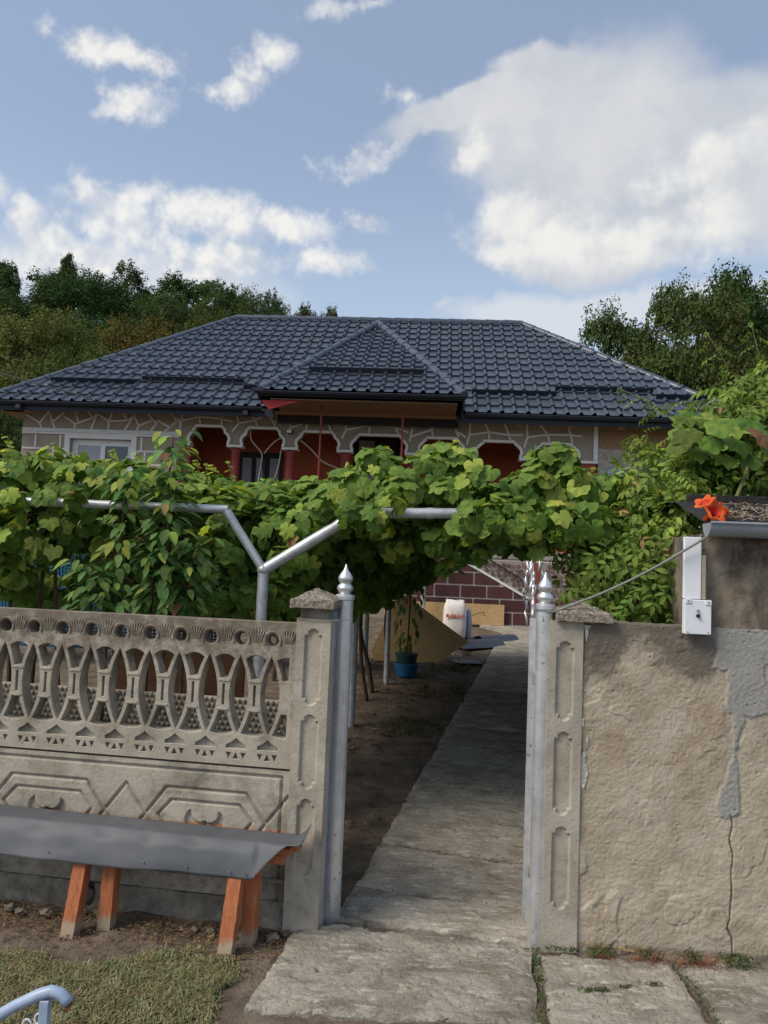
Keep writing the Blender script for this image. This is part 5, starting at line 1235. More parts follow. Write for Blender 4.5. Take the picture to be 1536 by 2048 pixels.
def scatter_leaves(root, name, variants, mats, mass_mat, items, nobj=300, cell=26, mass_name='foliage'):
    """items: list of (Matrix, variant). The nearest in each image cell become single leaves, the rest one mass"""
    best = {}
    for i, (M, v) in enumerate(items):
        q = to_px(M.translation)
        if not q or not (-20 < q[0] < 1556 and -20 < q[1] < 2068): continue
        k = (int(q[0] // cell), int(q[1] // cell))
        if k not in best or q[2] < best[k][0]: best[k] = (q[2], i)
    vis = sorted(best.values()); random.Random(1).shuffle(vis) if False else None
    vis = sorted(vis, key=lambda a: a[0])
    chosen = [i for _, i in vis[:nobj]] if len(vis) <= nobj else [vis[int(k * len(vis) / nobj)][1] for k in range(nobj)]
    chosen = set(chosen); inv = root_matrix(root).inverted()
    mes = [[mesh_of(name, variants[k], m) for k in range(len(variants))] for m in mats]
    dry = [mesh_of(name, variants[k], M_dryleaf) for k in range(len(variants))]
    rg = random.Random(5)
    for i in chosen:
        M, v = items[i]; o = bpy.data.objects.new(name, dry[v] if rg.random() < .035 else mes[0 if rg.random() > young(M) else min(1, len(mes) - 1)][v]); COL.objects.link(o); o.parent = root; o.matrix_basis = inv @ M
    V = []; F = []; off = 0
    for i, (M, v) in enumerate(items):
        if i in chosen: continue
        A = variants[v][0]; m = np.array(inv @ M); V.append(A @ m[:3, :3].T + m[:3, 3]); F += [tuple(a + off for a in q) for q in variants[v][1]]; off += len(A)
    me = bpy.data.meshes.new(mass_name); me.from_pydata(np.concatenate(V).tolist(), [], F); me.materials.append(mass_mat); me.polygons.foreach_set('use_smooth', [True] * len(me.polygons))
    o = bpy.data.objects.new(mass_name, me); COL.objects.link(o); o.parent = root; o['kind'] = 'stuff'
    return len(chosen), len(items)
def blob_leaves(blobs, per_m2, size, nvar, rg, droop=.9, outward=1.0, up=.35, keep=None):
    items = []
    for (c, r) in blobs:
        c = Vector(c); rx, ry, rz = r if hasattr(r, '__len__') else (r, r, r)
        area = 4 * PI * ((rx * ry) ** 1.6 / 3 + (rx * rz) ** 1.6 / 3 + (ry * rz) ** 1.6 / 3) ** (1 / 1.6); n = int(area * per_m2)
        for _ in range(n):
            d = Vector((rg.gauss(0, 1), rg.gauss(0, 1), rg.gauss(0, 1))).normalized(); k = 1 - abs(rg.gauss(0, .22)); k = max(.2, k) + rg.uniform(-.03, .08)
            p = c + Vector((d.x * rx * k, d.y * ry * k, d.z * rz * k))
            if keep and not keep(p): continue
            nrm = Vector((d.x / rx, d.y / ry, d.z / rz)).normalized() * outward + Vector((rg.gauss(0, .45), rg.gauss(0, .45) - .25, rg.gauss(0, .4) + up))
            tip = Vector((rg.gauss(0, .5), rg.gauss(0, .5), -droop)); items.append((leaf_matrix(p, nrm, tip, size * rg.choice((rg.uniform(.45, .75), rg.uniform(.75, 1.05), rg.uniform(.9, 1.2)))), rg.randrange(nvar)))
    return items
GV_ = [grape_leaf(i, .25 + .12 * (i % 4)) for i in range(6)]
def B(px, py, Y, r): return (at(px, py, Y), r)
rg = random.Random(31)
# --- grapevine over the left pipe
vineL = thing('grapevine', 'leafy grapevine over the left pergola pipe behind the fence', 'grapevine', (at(100, 1200, 4.7).x, 4.7, 0), 0, 'grapevines')
bl = [B(60, 1180, 5.0, .17), B(140, 1190, 5.0, .15), B(330, 1195, 5.1, .18), B(400, 1200, 5.1, .15), B(250, 1180, 5.15, .18), B(150, 1003, 4.25, .07), B(90, 1000, 4.26, .06), B(25, 1000, 4.25, .08), B(-20, 985, 4.6, .22), B(40, 965, 4.65, .2), B(110, 955, 4.7, .2), B(170, 975, 4.6, .18), B(235, 970, 4.75, .19), B(300, 985, 4.8, .16), B(370, 985, 5.0, .17), B(425, 990, 5.1, .15), B(20, 1060, 4.55, .19), B(90, 1085, 4.6, .17), B(150, 1050, 4.75, .17), B(200, 1110, 4.9, .2), B(20, 1150, 4.7, .15),
      B(290, 1060, 5.0, .2), B(380, 1060, 5.0, .19), B(430, 1075, 4.6, .12), B(450, 1130, 4.55, .12), B(435, 1180, 4.5, .12), B(480, 1200, 4.65, .14), B(310, 1130, 5.1, .19), B(395, 1140, 5.1, .17), B(-40, 1080, 4.6, .2)]
scatter_leaves(vineL, 'leaf', GV_, [M_grape, M_grape2], M_grapemass, blob_leaves(bl, 165, .132, 6, rg), 290)
for px, k in ((20, 0), (60, .1), (120, -.05)):
    g_ = at(px, 1230, 4.75); obj('stem', MB().tube([(g_.x, 4.78, 0), (g_.x + .03, 4.76, .7), (g_.x + k * .5, 4.75, 1.3), (g_.x + k, 4.7, 1.9)], [.02, .016, .012, .009], 7), M_bark, vineL, smooth=True)
# --- grapevine over the path
vineP = thing('grapevine', 'broad grapevine canopy hanging over the garden path', 'grapevine', (-.05, 8.3, gzf(0, 8.3)), 0, 'grapevines')
bl = [B(500, 1120, 5.4, .2), B(500, 1195, 5.4, .2), B(470, 1090, 5.4, .18), B(880, 1085, 4.6, .10), B(940, 1095, 4.5, .11), B(905, 1130, 4.7, .07), B(1000, 1085, 4.4, .09), B(1045, 1095, 4.5, .09), B(740, 1032, 4.22, .075), B(705, 1020, 4.25, .09), B(775, 1010, 4.25, .08), B(930, 1030, 4.2, .075), B(985, 1030, 4.2, .11), B(1050, 1040, 4.2, .12), B(1120, 1040, 4.2, .12), B(1180, 1045, 4.25, .11), B(1090, 1085, 4.25, .09), B(560, 1120, 4.45, .08), B(660, 1010, 4.4, .12), B(600, 1170, 5.6, .2), B(650, 1160, 5.8, .2), B(690, 1200, 6.6, .16), B(640, 1220, 6.2, .2), B(560, 1210, 5.2, .18), B(500, 1045, 5.0, .17), B(555, 1070, 4.75, .16), B(610, 1060, 4.7, .16), B(590, 1120, 4.7, .15), B(560, 1180, 4.8, .15), B(650, 1030, 4.7, .16), B(545, 1010, 5.3, .15), B(620, 1000, 5.2, .15), B(700, 990, 4.7, .16), B(740, 955, 4.75, .16), B(765, 925, 4.9, .10), B(790, 985, 4.5, .14), B(750, 1040, 4.6, .13),
      B(850, 960, 4.75, .17), B(880, 925, 5.0, .13), B(925, 940, 4.85, .15), B(895, 915, 4.8, .09), B(955, 960, 4.6, .10), B(740, 920, 4.75, .08), B(1085, 925, 4.8, .10), B(1130, 930, 4.8, .12), B(1215, 975, 4.9, .12), B(1255, 985, 5.0, .12), B(910, 985, 4.45, .12), B(985, 1010, 4.5, .14), B(1010, 1040, 4.35, .15), B(955, 1040, 4.35, .12), B(1060, 985, 4.55, .17), B(1105, 935, 4.9, .15), B(1120, 910, 5.1, .10), B(1150, 985, 4.6, .16), B(1085, 1050, 4.4, .15), B(1150, 1050, 4.5, .14), B(1200, 1000, 4.8, .16), B(1020, 1005, 5.0, .13),
      B(860, 1065, 4.9, .14), B(800, 1080, 5.0, .15), B(720, 1075, 5.2, .17), B(660, 1100, 5.3, .16), B(930, 1085, 5.0, .13),
      B(700, 1120, 6.2, .2), B(745, 1130, 6.8, .24), B(800, 1115, 6.6, .2), B(770, 1170, 7.4, .2), B(730, 1180, 7.8, .2), B(830, 1130, 8.2, .22), B(700, 1170, 6.6, .16)]
items = blob_leaves(bl, 170, .134, 6, rg)
def shade_sidewalls():
    out = []
    for _ in range(5200):
        y = rg.uniform(5.9, 10.4); s = rg.random() < .5
        x = path_left(y) + (1.42 + rg.uniform(0, .5)); z = gzf(x, y) + rg.uniform(.05, 1.8)  # leaf hedge added right of the path, mostly out of view, to block light
        out.append((leaf_matrix(Vector((x, y, z)), (-1 + rg.gauss(0, .5), rg.gauss(-.2, .5), .4), (rg.gauss(0, .4), rg.gauss(0, .4), -1), .135 * rg.uniform(.7, 1.2)), rg.randrange(6)))
    for _ in range(4200):
        y = rg.uniform(5.6, 9.6); x = path_left(y) - .55 - rg.uniform(0, .5); z = gzf(x, y) + rg.uniform(1.15, 1.75)
        out.append((leaf_matrix(Vector((x, y, z)), (rg.gauss(.3, .6), rg.gauss(-.5, .5), .4), (rg.gauss(0, .4), rg.gauss(0, .4), -1), .13 * rg.uniform(.7, 1.2)), rg.randrange(6)))
    return out
def canopy():
    out = []
    for _ in range(13000):
        y = rg.uniform(4.7, 10.3); k = rg.uniform(-2.3, 1.75); x = path_left(y) + k
        z = 1.93 + .22 * fbm(x * 1.8, y * 1.8, 2, 3) + rg.uniform(-.06, .08) + .035 * (y - 4.7)
        out.append((leaf_matrix(Vector((x, y, z)), (rg.gauss(0, .5), rg.gauss(-.2, .5), 1), (rg.gauss(0, 1), rg.gauss(0, 1), -.3), .135 * rg.uniform(.7, 1.2)), rg.randrange(6)))
    return out
items += canopy() + shade_sidewalls()
scatter_leaves(vineP, 'leaf', GV_, [M_grape, M_grape2], M_grapemass, items, 300)
mb = MB()
def stem(pts, r0, r1, root, mat=M_bark):
    n = len(pts); P = [Vector(p) for p in pts]; Q = []
    for i in range(n - 1):
        for k in range(4):
            t = k / 4; c0 = P[max(0, i - 1)]; c3 = P[min(n - 1, i + 2)]; a, b = P[i], P[i + 1]; Q.append(.5 * ((2 * a) + (b - c0) * t + (2 * c0 - 5 * a + 4 * b - c3) * t * t + (3 * a - c0 - 3 * b + c3) * t ** 3))
    Q.append(P[-1]); m = len(Q); return obj('stem', MB().tube(Q, [r0 + (r1 - r0) * i / (m - 1) for i in range(m)], 8), mat, root, smooth=True)
g1 = ground(745, 1385); stem([(g1.x, g1.y, g1.z - .03), (g1.x - .06, g1.y, g1.z + .3), (g1.x - .16, g1.y - .02, g1.z + .7), (g1.x - .1, g1.y, g1.z + 1.3), (g1.x - .05, g1.y, g1.z + 1.9), (g1.x + .3, g1.y - .5, g1.z + 2.2)], .028, .012, vineP)
g1 = ground(735, 1400); stem([(g1.x, g1.y, g1.z - .03), (g1.x - .08, g1.y, g1.z + .4), (g1.x - .1, g1.y, g1.z + .9), (g1.x + .0, g1.y, g1.z + 1.5), (g1.x + .1, g1.y - .3, g1.z + 2.1)], .022, .01, vineP)
g1 = ground(775, 1330); stem([(g1.x, g1.y, g1.z), (g1.x - .05, g1.y, g1.z + .6), (g1.x + .05, g1.y, g1.z + 1.3), (g1.x + .1, g1.y, g1.z + 2)], .018, .01, vineP)
# young shoots standing above the canopy
def shoot(root, base, top, n, size, mat_leaf, variants, rgx, name='shoot'):
    base = Vector(base); top = Vector(top); s = obj(name, MB().tube([base, base.lerp(top, .5) + Vector((rgx.uniform(-.03, .03), 0, 0)), top], [.006, .004, .002], 5), M_stem, root, smooth=True)
    V = []; F = []; off = 0; inv = root_matrix(s).inverted()
    me = [mesh_of('leaf', q, mat_leaf) for q in variants[:2]]
    for i in range(n):
        t = (i + .5) / n; p = base.lerp(top, t); a = i * 2.4; d = Vector((math.cos(a), math.sin(a), .25))
        M = leaf_matrix(p + d * .02, Vector((d.x * .4, d.y * .4, 1)), d + Vector((0, 0, -.4 + .6 * t)), size * (1.1 - .6 * t)); o = bpy.data.objects.new('leaf', me[i % 2]); COL.objects.link(o); o.parent = s; o.matrix_basis = inv @ M
for (a, b, Y) in (((410, 985), (412, 925), 6.5), ((468, 985), (455, 920), 6.5), ((660, 985), (652, 960), 5.2), ((745, 930), (742, 900), 4.8), ((880, 905), (872, 888), 5.0), ((1115, 915), (1112, 884), 5.1), ((700, 985), (692, 940), 4.8), ((760, 920), (775, 893), 4.9), ((905, 905), (915, 880), 4.9), ((935, 920), (948, 898), 4.9), ((850, 930), (838, 903), 4.9), ((1070, 935), (1062, 905), 4.9), ((1140, 930), (1150, 898), 4.9), ((1185, 965), (1190, 935), 4.9), ((620, 985), (612, 952), 5.4), ((520, 1000), (515, 965), 5.4), ((565, 1000), (572, 962), 5.4)):
    shoot(vineP, at(*a, Y), at(*b, Y), 7, .085, M_grape2, GV_, rg)
for (a, b, Y) in (((20, 940), (15, 872), 4.9), ((60, 950), (72, 905), 4.8), ((105, 940), (112, 885), 5.0), ((160, 950), (150, 905), 4.8), ((215, 950), (228, 900), 5.0), ((280, 955), (275, 905), 5.0), ((385, 965), (395, 920), 5.2), ((430, 970), (425, 930), 5.2)):
    shoot(vineL, at(*a, Y), at(*b, Y), 8, .09, M_grape2, GV_, rg)
# --- far vine row before the veranda
vineF = thing('grapevine', 'low distant grapevine row below the veranda arches', 'grapevine', (at(560, 1100, 8.8).x, 8.8, gzf(-1, 8.8)), 0, 'grapevines')
bl = [B(x, 985 + 4 * math.sin(x), 8.8 + .3 * math.sin(x * .1), (.28, .25, .14)) for x in range(330, 720, 42)] + [B(x, 1030, 9.0, (.32, .3, .3)) for x in range(330, 720, 60)] + [B(x, y, 9.3, (.42, .3, .42)) for x in range(-20, 680, 75) for y in (1090, 1180)]
scatter_leaves(vineF, 'leaf', GV_, [M_grape, M_grape2], M_grapemass, blob_leaves(bl, 150, .12, 6, rg), 150)
obj('stem', MB().tube([(at(560, 1100, 8.8).x, 8.8, gzf(-1, 8.8)), (at(560, 1100, 8.8).x + .1, 8.8, at(560, 1010, 8.8).z)], [.025, .012], 7), M_bark, vineF)

# --- trumpet creeper over the wall corner and shed
CV = [compound_leaf(i, 3 + i % 2) for i in range(5)]
creep = thing('trumpet_creeper', 'trumpet creeper with orange flowers climbing over wall and shed roof', 'creeper', (WM @ Vector((.35, .5, 0))), R(-3.5))
bl = [B(1165, 1060, 4.5, .14), B(1190, 1110, 4.3, .13), B(1240, 1050, 4.4, .16), B(1250, 1120, 4.2, .14), B(1215, 1180, 4.1, .12), B(1270, 1190, 4.05, .13), B(1330, 1195, 4.05, .13), B(1310, 1110, 4.1, .15), B(1300, 1020, 4.4, .17), B(1355, 1060, 4.15, .13), B(1250, 980, 4.9, .17), B(1320, 950, 4.7, .16), B(1370, 985, 4.4, .14),
      B(1380, 910, 4.8, .17), B(1430, 950, 4.7, .15), B(1440, 860, 4.9, .20), B(1500, 930, 4.6, .14), B(1510, 850, 4.9, .22), B(1560, 900, 4.7, .22), B(1460, 815, 5.1, .17), B(1530, 790, 5.2, .22), B(1400, 1010, 4.15, .06), B(1370, 1100, 3.98, .06), B(1385, 1030, 4.0, .07), B(1290, 890, 5.2, .10), B(1590, 820, 4.9, .25)]
scatter_leaves(creep, 'leaf', CV, [M_creeper, M_grape2], M_creepermass, [(M @ Matrix.Identity(4), v) for M, v in blob_leaves(bl, 210, .19, 5, rg, droop=.7, up=.5)], 300)
for a, b, Y in (((1340, 830), (1235, 775), 5.0), ((1420, 800), (1330, 808), 5.0), ((1470, 780), (1410, 660), 5.2), ((1530, 760), (1500, 640), 5.2), ((1330, 900), (1265, 910), 5.0), ((1440, 820), (1370, 815), 5.0)):
    shoot(creep, at(*a, Y), at(*b, Y), 8, .15, M_creeper, CV, rg)
q0_ = WM @ Vector((.40, .45, 0)); stem([q0_, q0_ + Vector((.02, 0, .8)), q0_ + Vector((-.05, .05, 1.5)), at(1320, 1000, 4.4)], .02, .01, creep); stem([q0_ + Vector((.1, .1, 0)), q0_ + Vector((.15, .1, 1.0)), at(1400, 930, 4.7), at(1480, 850, 5.0)], .02, .01, creep)
def flower(c, facing, s):
    c = Vector(c); f = Vector(facing).normalized(); x = f.orthogonal().normalized(); y = f.cross(x); mb = MB(); n = 20; V = []
    for (r, z) in ((.25, -1.6), (.32, -1.0), (.42, -.5), (.62, -.12), (.95, .12), (1.15, .0)):
        for k in range(n):
            a = 2 * PI * k / n; lob = 1 + (.22 * math.cos(5 * a) if r > .6 else 0); V.append(c + (x * math.cos(a) * r * lob + y * math.sin(a) * r * lob + f * (z + (.12 * math.cos(5 * a + .5) if r > .9 else 0))) * s)
    mb.add(V, [(i * n + k, i * n + (k + 1) % n, (i + 1) * n + (k + 1) % n, (i + 1) * n + k) for i in range(5) for k in range(n)])
    fl = obj('flower', mb, M_petal, creep, smooth=True, recalc=False, label='orange trumpet flower'); 
    th = []; 
    for (r, z) in ((.05, -.9), (.3, -.45), (.55, -.10)):
        for k in range(10): a = 2 * PI * k / 10; th.append(c + (x * math.cos(a) * r + y * math.sin(a) * r + f * (z + .02)) * s)
    obj('throat', MB().add(th, [(i * 10 + k, i * 10 + (k + 1) % 10, (i + 1) * 10 + (k + 1) % 10, (i + 1) * 10 + k) for i in range(2) for k in range(10)]), M_petalin, fl, smooth=True, recalc=False)
flower(at(1432, 1022, 3.50), (.25, -.85, .45), .050); flower(at(1409, 1003, 3.53), (-.55, -.35, .75), .040); flower(at(1450, 1018, 3.53), (.7, -.3, .6), .034)
# broad leaves hanging over the shed roof
broad = thing('broad_leaf_climber', 'climber with very broad pale leaves drooping at the upper right edge', 'climber', WM @ Vector((.9, .5, 0)), R(-3.5))
BV = [grape_leaf(40 + i, .55) for i in range(3)]; its = []
for px, py, s, yaw in ((1375, 868, .20, -.5), (1420, 880, .19, .1), (1475, 885, .20, .3), (1525, 870, .21, .5), (1440, 850, .18, -.2), (1500, 845, .2, .2), (1355, 890, .14, -.8), (1545, 905, .18, .4), (1395, 905, .15, .2), (1450, 915, .16, 0), (1500, 915, .17, .2)):
    its.append((leaf_matrix(at(px, py, 4.15 + rg.uniform(0, .2)), (yaw + rg.uniform(-.2, .2), -.75, .75), (yaw * .3, -.3, -1), s), rg.randrange(3)))
its += [(leaf_matrix(at(rg.uniform(1360, 1560), rg.uniform(820, 900), rg.uniform(4.5, 4.9)), (rg.uniform(-.4, .4), -.6, .9), (0, -.3, -1), .18), rg.randrange(3)) for _ in range(50)]
scatter_leaves(broad, 'leaf', BV, [M_grape], M_grapemass, its, 40)
stem([WM @ Vector((.9, .6, 2.1)), at(1500, 890, 4.6), at(1400, 850, 4.6)], .012, .005, broad, M_stem)

# --- young orchard saplings behind the fence
OV = [oval_leaf(i, .42 + .03 * i, .25, .15 + .1 * i) for i in range(4)]
def sapling(label, stems, Y, n):
    g_ = at(stems[0][0][0], 1240, Y); t = thing('orchard_sapling', label, 'young tree', (g_.x, Y, 0), 0, 'orchard saplings'); its = []
    for pts in stems:
        P = [Vector((at(*pts[0], Y).x, Y, 0))] + [at(x, y, Y + rg.uniform(-.05, .05)) for x, y in pts]; stem(P, .012, .004, t)
        L = sum((P[i + 1] - P[i]).length for i in range(1, len(P) - 1)); cnt = int(n * L)
        for k in range(cnt):
            f = rg.random() * (len(P) - 2); i = 1 + int(f); p = P[i].lerp(P[i + 1], f - int(f)); a = rg.uniform(0, 2 * PI); d = Vector((math.cos(a), math.sin(a), 0))
            side = rg.uniform(0, .13); its.append((leaf_matrix(p + d * side + Vector((0, 0, side * .4)), Vector((d.x * .3, d.y * .3 - .3, 1)), d * .8 + Vector((0, 0, rg.uniform(-.2, .8))), .085 * rg.uniform(.7, 1.2)), rg.randrange(4)))
    scatter_leaves(t, 'leaf', OV, [M_sapling, M_grape2], M_sapling, its, 160, cell=16)
sapling('tall orchard sapling with upright pointed leaves behind the fence middle', [[(330, 1235), (335, 1080), (338, 960), (347, 872)], [(300, 1235), (310, 1150), (290, 1080)], [(370, 1235), (375, 1160), (400, 1090)]], 4.28, 260)
sapling('shorter orchard sapling with pale stem left of the taller one', [[(232, 1235), (238, 1120), (250, 1010), (268, 940)], [(180, 1240), (185, 1190), (200, 1150)], [(215, 1235), (205, 1180), (170, 1130)]], 4.25, 230)
mb = MB(); its = []
for k in range(90):
    a = rg.uniform(0, 6.28); zz = rg.random(); its.append((leaf_matrix(Vector((fp.location.x + math.cos(a) * .10 * (1 + zz), fp.location.y + math.sin(a) * .10, fp.location.z + .28 + zz * 1.0)), (math.cos(a), math.sin(a) - .4, .6), (math.cos(a), math.sin(a), -.5), .10), rg.randrange(4)))
scatter_leaves(fp, 'leaf', OV, [M_sapling], M_sapling, its, 30)
obj('stem', MB().tube([fp.location + Vector((0, 0, .2)), fp.location + Vector((.02, 0, .8)), fp.location + Vector((-.03, 0, 1.35))], [.01, .008, .004], 6), M_bark, fp)

# ================================================================== TREES
def crown_mesh(name, blobs, n, size, mat, seed, aspect=.55):
    r = np.random.default_rng(seed); C = np.array([b[0] for b in blobs], float); Rr = np.array([b[1] for b in blobs], float); w = Rr ** 2; w /= w.sum()
    # small tufts on every lobe
    nt = max(8, n // 26); k = r.choice(len(C), nt, p=w); d = r.normal(size=(nt, 3)); d /= np.linalg.norm(d, axis=1)[:, None]; d[:, 2] = np.where(d[:, 2] < -.3, -d[:, 2] * .6, d[:, 2])
    T = C[k] + d * (Rr[k] * r.uniform(.55, 1.08, nt))[:, None]; tr = Rr[k] * r.uniform(.14, .30, nt)
    j = r.integers(0, nt, n); e = r.normal(size=(n, 3)); e /= np.linalg.norm(e, axis=1)[:, None]
    p = T[j] + e * (tr[j] * r.uniform(.4, 1.15, n))[:, None]; out = e * .5 + d[j] * .5 + r.normal(size=(n, 3)) * .45 + np.array([0, 0, .35]); out /= np.linalg.norm(out, axis=1)[:, None]
    t = r.normal(size=(n, 3)); t -= out * (t * out).sum(1)[:, None]; t /= np.linalg.norm(t, axis=1)[:, None]; b = np.cross(out, t); s = size * r.uniform(.6, 1.25, n)[:, None]
    V = np.empty((n, 4, 3)); V[:, 0] = p - t * s * .5; V[:, 1] = p + b * s * aspect * .5 + out * s * .06; V[:, 2] = p + t * s * .5 - out * s * .1; V[:, 3] = p - b * s * aspect * .5 + out * s * .06
    me = bpy.data.meshes.new(name); me.vertices.add(n * 4); me.vertices.foreach_set('co', V.ravel()); me.loops.add(n * 4); me.loops.foreach_set('vertex_index', np.arange(n * 4)); me.polygons.add(n); me.polygons.foreach_set('loop_start', np.arange(0, n * 4, 4)); me.polygons.foreach_set('loop_total', np.full(n, 4)); me.update(calc_edges=True); me.materials.append(mat)
    return me
def trunk_mb(h, r, blobs, seed):
    rg_ = random.Random(seed); mb = MB(); top = max(b[0][2] for b in blobs) * .8; P = [Vector((rg_.uniform(-.05, .05) * i * h * .2, rg_.uniform(-.05, .05) * i * h * .2, top * i / 6)) for i in range(7)]; P[0].z = -.3
    mb.tube(P, [r * (1 - .13 * i) for i in range(7)], 8)
    for b in blobs:
        k = min(5, max(1, int(b[0][2] / top * 5 * .6))); a = P[k]; c = Vector(b[0]); m = a.lerp(c, .5) + Vector((0, 0, .06 * h)); mb.tube([a, m, c], [r * .45, r * .28, r * .08], 6)
    return mb
def lobes(seed, kind):
    r = random.Random(seed); out = []
    if kind == 'round':
        for i in range(13): a = r.uniform(0, 6.28); z = r.uniform(.38, .9); rad = .32 * math.sin(PI * (z - .15) / .95) * r.uniform(.5, 1); out.append(((math.cos(a) * rad, math.sin(a) * rad, z), r.uniform(.12, .20)))
        out.append(((0, 0, .66), .28))
    elif kind == 'tall':
        for i in range(14): a = r.uniform(0, 6.28); z = r.uniform(.3, .93); rad = .22 * (1.05 - z) ** .6 * r.uniform(.5, 1); out.append(((math.cos(a) * rad, math.sin(a) * rad, z), r.uniform(.08, .15)))
        out.append(((0, 0, .6), .2))
    else:
        for i in range(16): a = r.uniform(0, 6.28); z = r.uniform(.35, .92); rad = .42 * math.sin(PI * (z - .1) / 1.0) * r.uniform(.4, 1); out.append(((math.cos(a) * rad, math.sin(a) * rad, z), r.uniform(.09, .15)))
        out.append(((0, 0, .6), .2))
    return out
PROTO = {}
def proto(kind, seed, mat, n, size):
    key = (kind, seed, mat.name)
    if key not in PROTO:
        lb = lobes(seed, kind); me = crown_mesh('crown', lb, n, size, mat, seed); tm = bpy.data.meshes.new('trunk'); t = trunk_mb(1, .022, lb, seed); tm.from_pydata(t.v, [], t.f); tm.materials.append(M_treebark); PROTO[key] = (me, tm)
    return PROTO[key]
def tree(label, px, ptop, Y, width, kind, seed, mat, n=26000, size=.019, name='broadleaf_tree', group='trees on the hillside', zdrop=None):
    top = at(px, ptop, Y); g_ = gzf(top.x, Y); h = top.z - g_; t = thing(name, label, 'tree', (top.x, Y, g_), seed * 1.3, group); t.scale = (width, width, h)
    for nm, me in zip(('crown', 'trunk'), proto(kind, seed, mat, n, size)):
        o = bpy.data.objects.new(nm, me); COL.objects.link(o); o.parent = t
    return t
hill = [('tall dark tree at the left edge of the hill crest', 5, 508, 56, 7.5, 'tall', 1, M_tree_a), ('slender pointed tree standing alone above the hill crest', 135, 505, 60, 4.2, 'tall', 2, M_tree_a), ('small rounded tree left of the slender pointed one on the crest', 92, 545, 60, 4.5, 'round', 3, M_tree_a),
        ('broad dark tree below the slender pointed tree', 170, 552, 50, 10, 'round', 4, M_tree_a), ('dense dark tree in the middle of the left hillside', 225, 562, 46, 9, 'round', 5, M_tree_a), ('airy tall tree with see-through crown above the left roof slope', 312, 536, 56, 8, 'open', 6, M_tree_a), ('second airy tree with see-through crown right of the tallest one', 385, 550, 56, 8, 'open', 7, M_tree_a),
        ('airy tree whose crown dips towards the roof ridge', 440, 578, 55, 7, 'open', 8, M_tree_a), ('rounded dark tree beside the left end of the roof ridge', 478, 575, 54, 6, 'round', 3, M_tree_a), ('far tree whose top just shows left of the ridge middle', 580, 588, 66, 6.5, 'open', 6, M_tree_b), ('far small tree just peeping over the ridge', 640, 606, 68, 6, 'open', 7, M_tree_b), ('low far tree next to the ridge left end', 540, 600, 64, 5, 'round', 3, M_tree_a),
        ('olive green tree at the left edge below the dark wood', 30, 640, 33, 7.5, 'round', 4, M_tree_b), ('olive green tree in front of the dark hillside trees', 120, 628, 32, 6.5, 'round', 5, M_tree_b), ('russet tinted tree behind the left hip of the roof', 285, 622, 36, 7, 'round', 9, M_tree_c), ('bright olive bush low at the left edge above the eave', 40, 705, 25, 4.5, 'round', 10, M_tree_b), ('yellow green tree touching the left roof slope', 165, 690, 27, 5, 'round', 9, M_tree_b),
        ('green tree between the russet tree and the dark wood', 225, 630, 40, 7, 'round', 10, M_tree_a), ('dark tree behind the russet tree crown', 360, 610, 44, 7, 'round', 5, M_tree_a), ('pale green tree top above the roof left slope', 425, 612, 40, 4, 'round', 10, M_tree_b), ('dark tree at far left between crest and olive trees', 60, 575, 48, 8, 'round', 9, M_tree_a), ('dark low tree at the left edge behind the house corner', -10, 800, 22, 3.6, 'round', 5, M_tree_a)]
for a in hill: tree(*a)
TR = dict(name='locust_tree', group='trees right of the house')
tree('tall locust tree with pointed top at the right edge', 1482, 508, 20, 5.4, 'tall', 21, M_tree_d, 40000, .016, **TR)
tree('spreading locust tree with twiggy top leaning over the right roof hip', 1335, 548, 21, 5.2, 'open', 22, M_tree_d, 46000, .016, **TR)
tree('dark locust tree filling the gap behind the creeper', 1430, 600, 18, 5.0, 'round', 23, M_tree_d, 36000, .018, **TR)
tree('outer locust tree with feathery twigs beside the roof hip', 1245, 612, 22, 4.2, 'open', 26, M_tree_d, 14000, .020, **TR)
tree('locust tree at the right edge behind the tall one', 1560, 545, 24, 6.5, 'round', 23, M_tree_a, 22000, .019, **TR)
tree('low dark tree behind the right end of the house roof', 1330, 650, 24, 6.5, 'round', 25, M_tree_a, 26000, .018, **TR)
# power line crossing left of the roof
tag(obj('power_line', MB().tube([at(-60, 728, 16), at(20, 752, 15), at(90, 772, 14), at(160, 790, 13.2), at(200, 806, 12.9)], .012, 5), M_blackcable, smooth=True), 'thin black cable crossing in front of the left roof slope', 'cable')

# ================================================================== GRASS, WEEDS, LITTER
def blades(name, pts, hmin, hmax, mat, lean=.9, w=.0035, seed=1, label=None):
    r = np.random.default_rng(seed); n = len(pts); P = np.array(pts); a = r.uniform(0, 2 * PI, n); d = np.stack([np.cos(a), np.sin(a), np.zeros(n)], 1); s = np.stack([-np.sin(a), np.cos(a), np.zeros(n)], 1); h = r.uniform(hmin, hmax, n)[:, None]; ln = r.uniform(.3, 1, n)[:, None] * lean
    z = np.array([[0, 0, 1.]]); V = np.empty((n, 5, 3)); ww = w * r.uniform(.6, 1.3, n)[:, None]
    V[:, 0] = P - s * ww; V[:, 1] = P + s * ww; m = P + d * h * ln * .45 + z * h * .62; V[:, 2] = m + s * ww * .8; V[:, 3] = m - s * ww * .8; V[:, 4] = P + d * h * ln * 1.15 + z * h * (.75 - .35 * ln)
    F = []
    for i in range(n): k = i * 5; F += [(k, k + 1, k + 2, k + 3), (k + 3, k + 2, k + 4)]
    me = MB(); me.v = V.reshape(-1, 3).tolist(); me.f = F; o = obj(name, me, mat, recalc=False); o['kind'] = 'stuff'; o['label'] = label; return o
r = np.random.default_rng(5); X = r.uniform(-2.0, -.40, 90000); Y = r.uniform(2.45, 3.50, 90000)
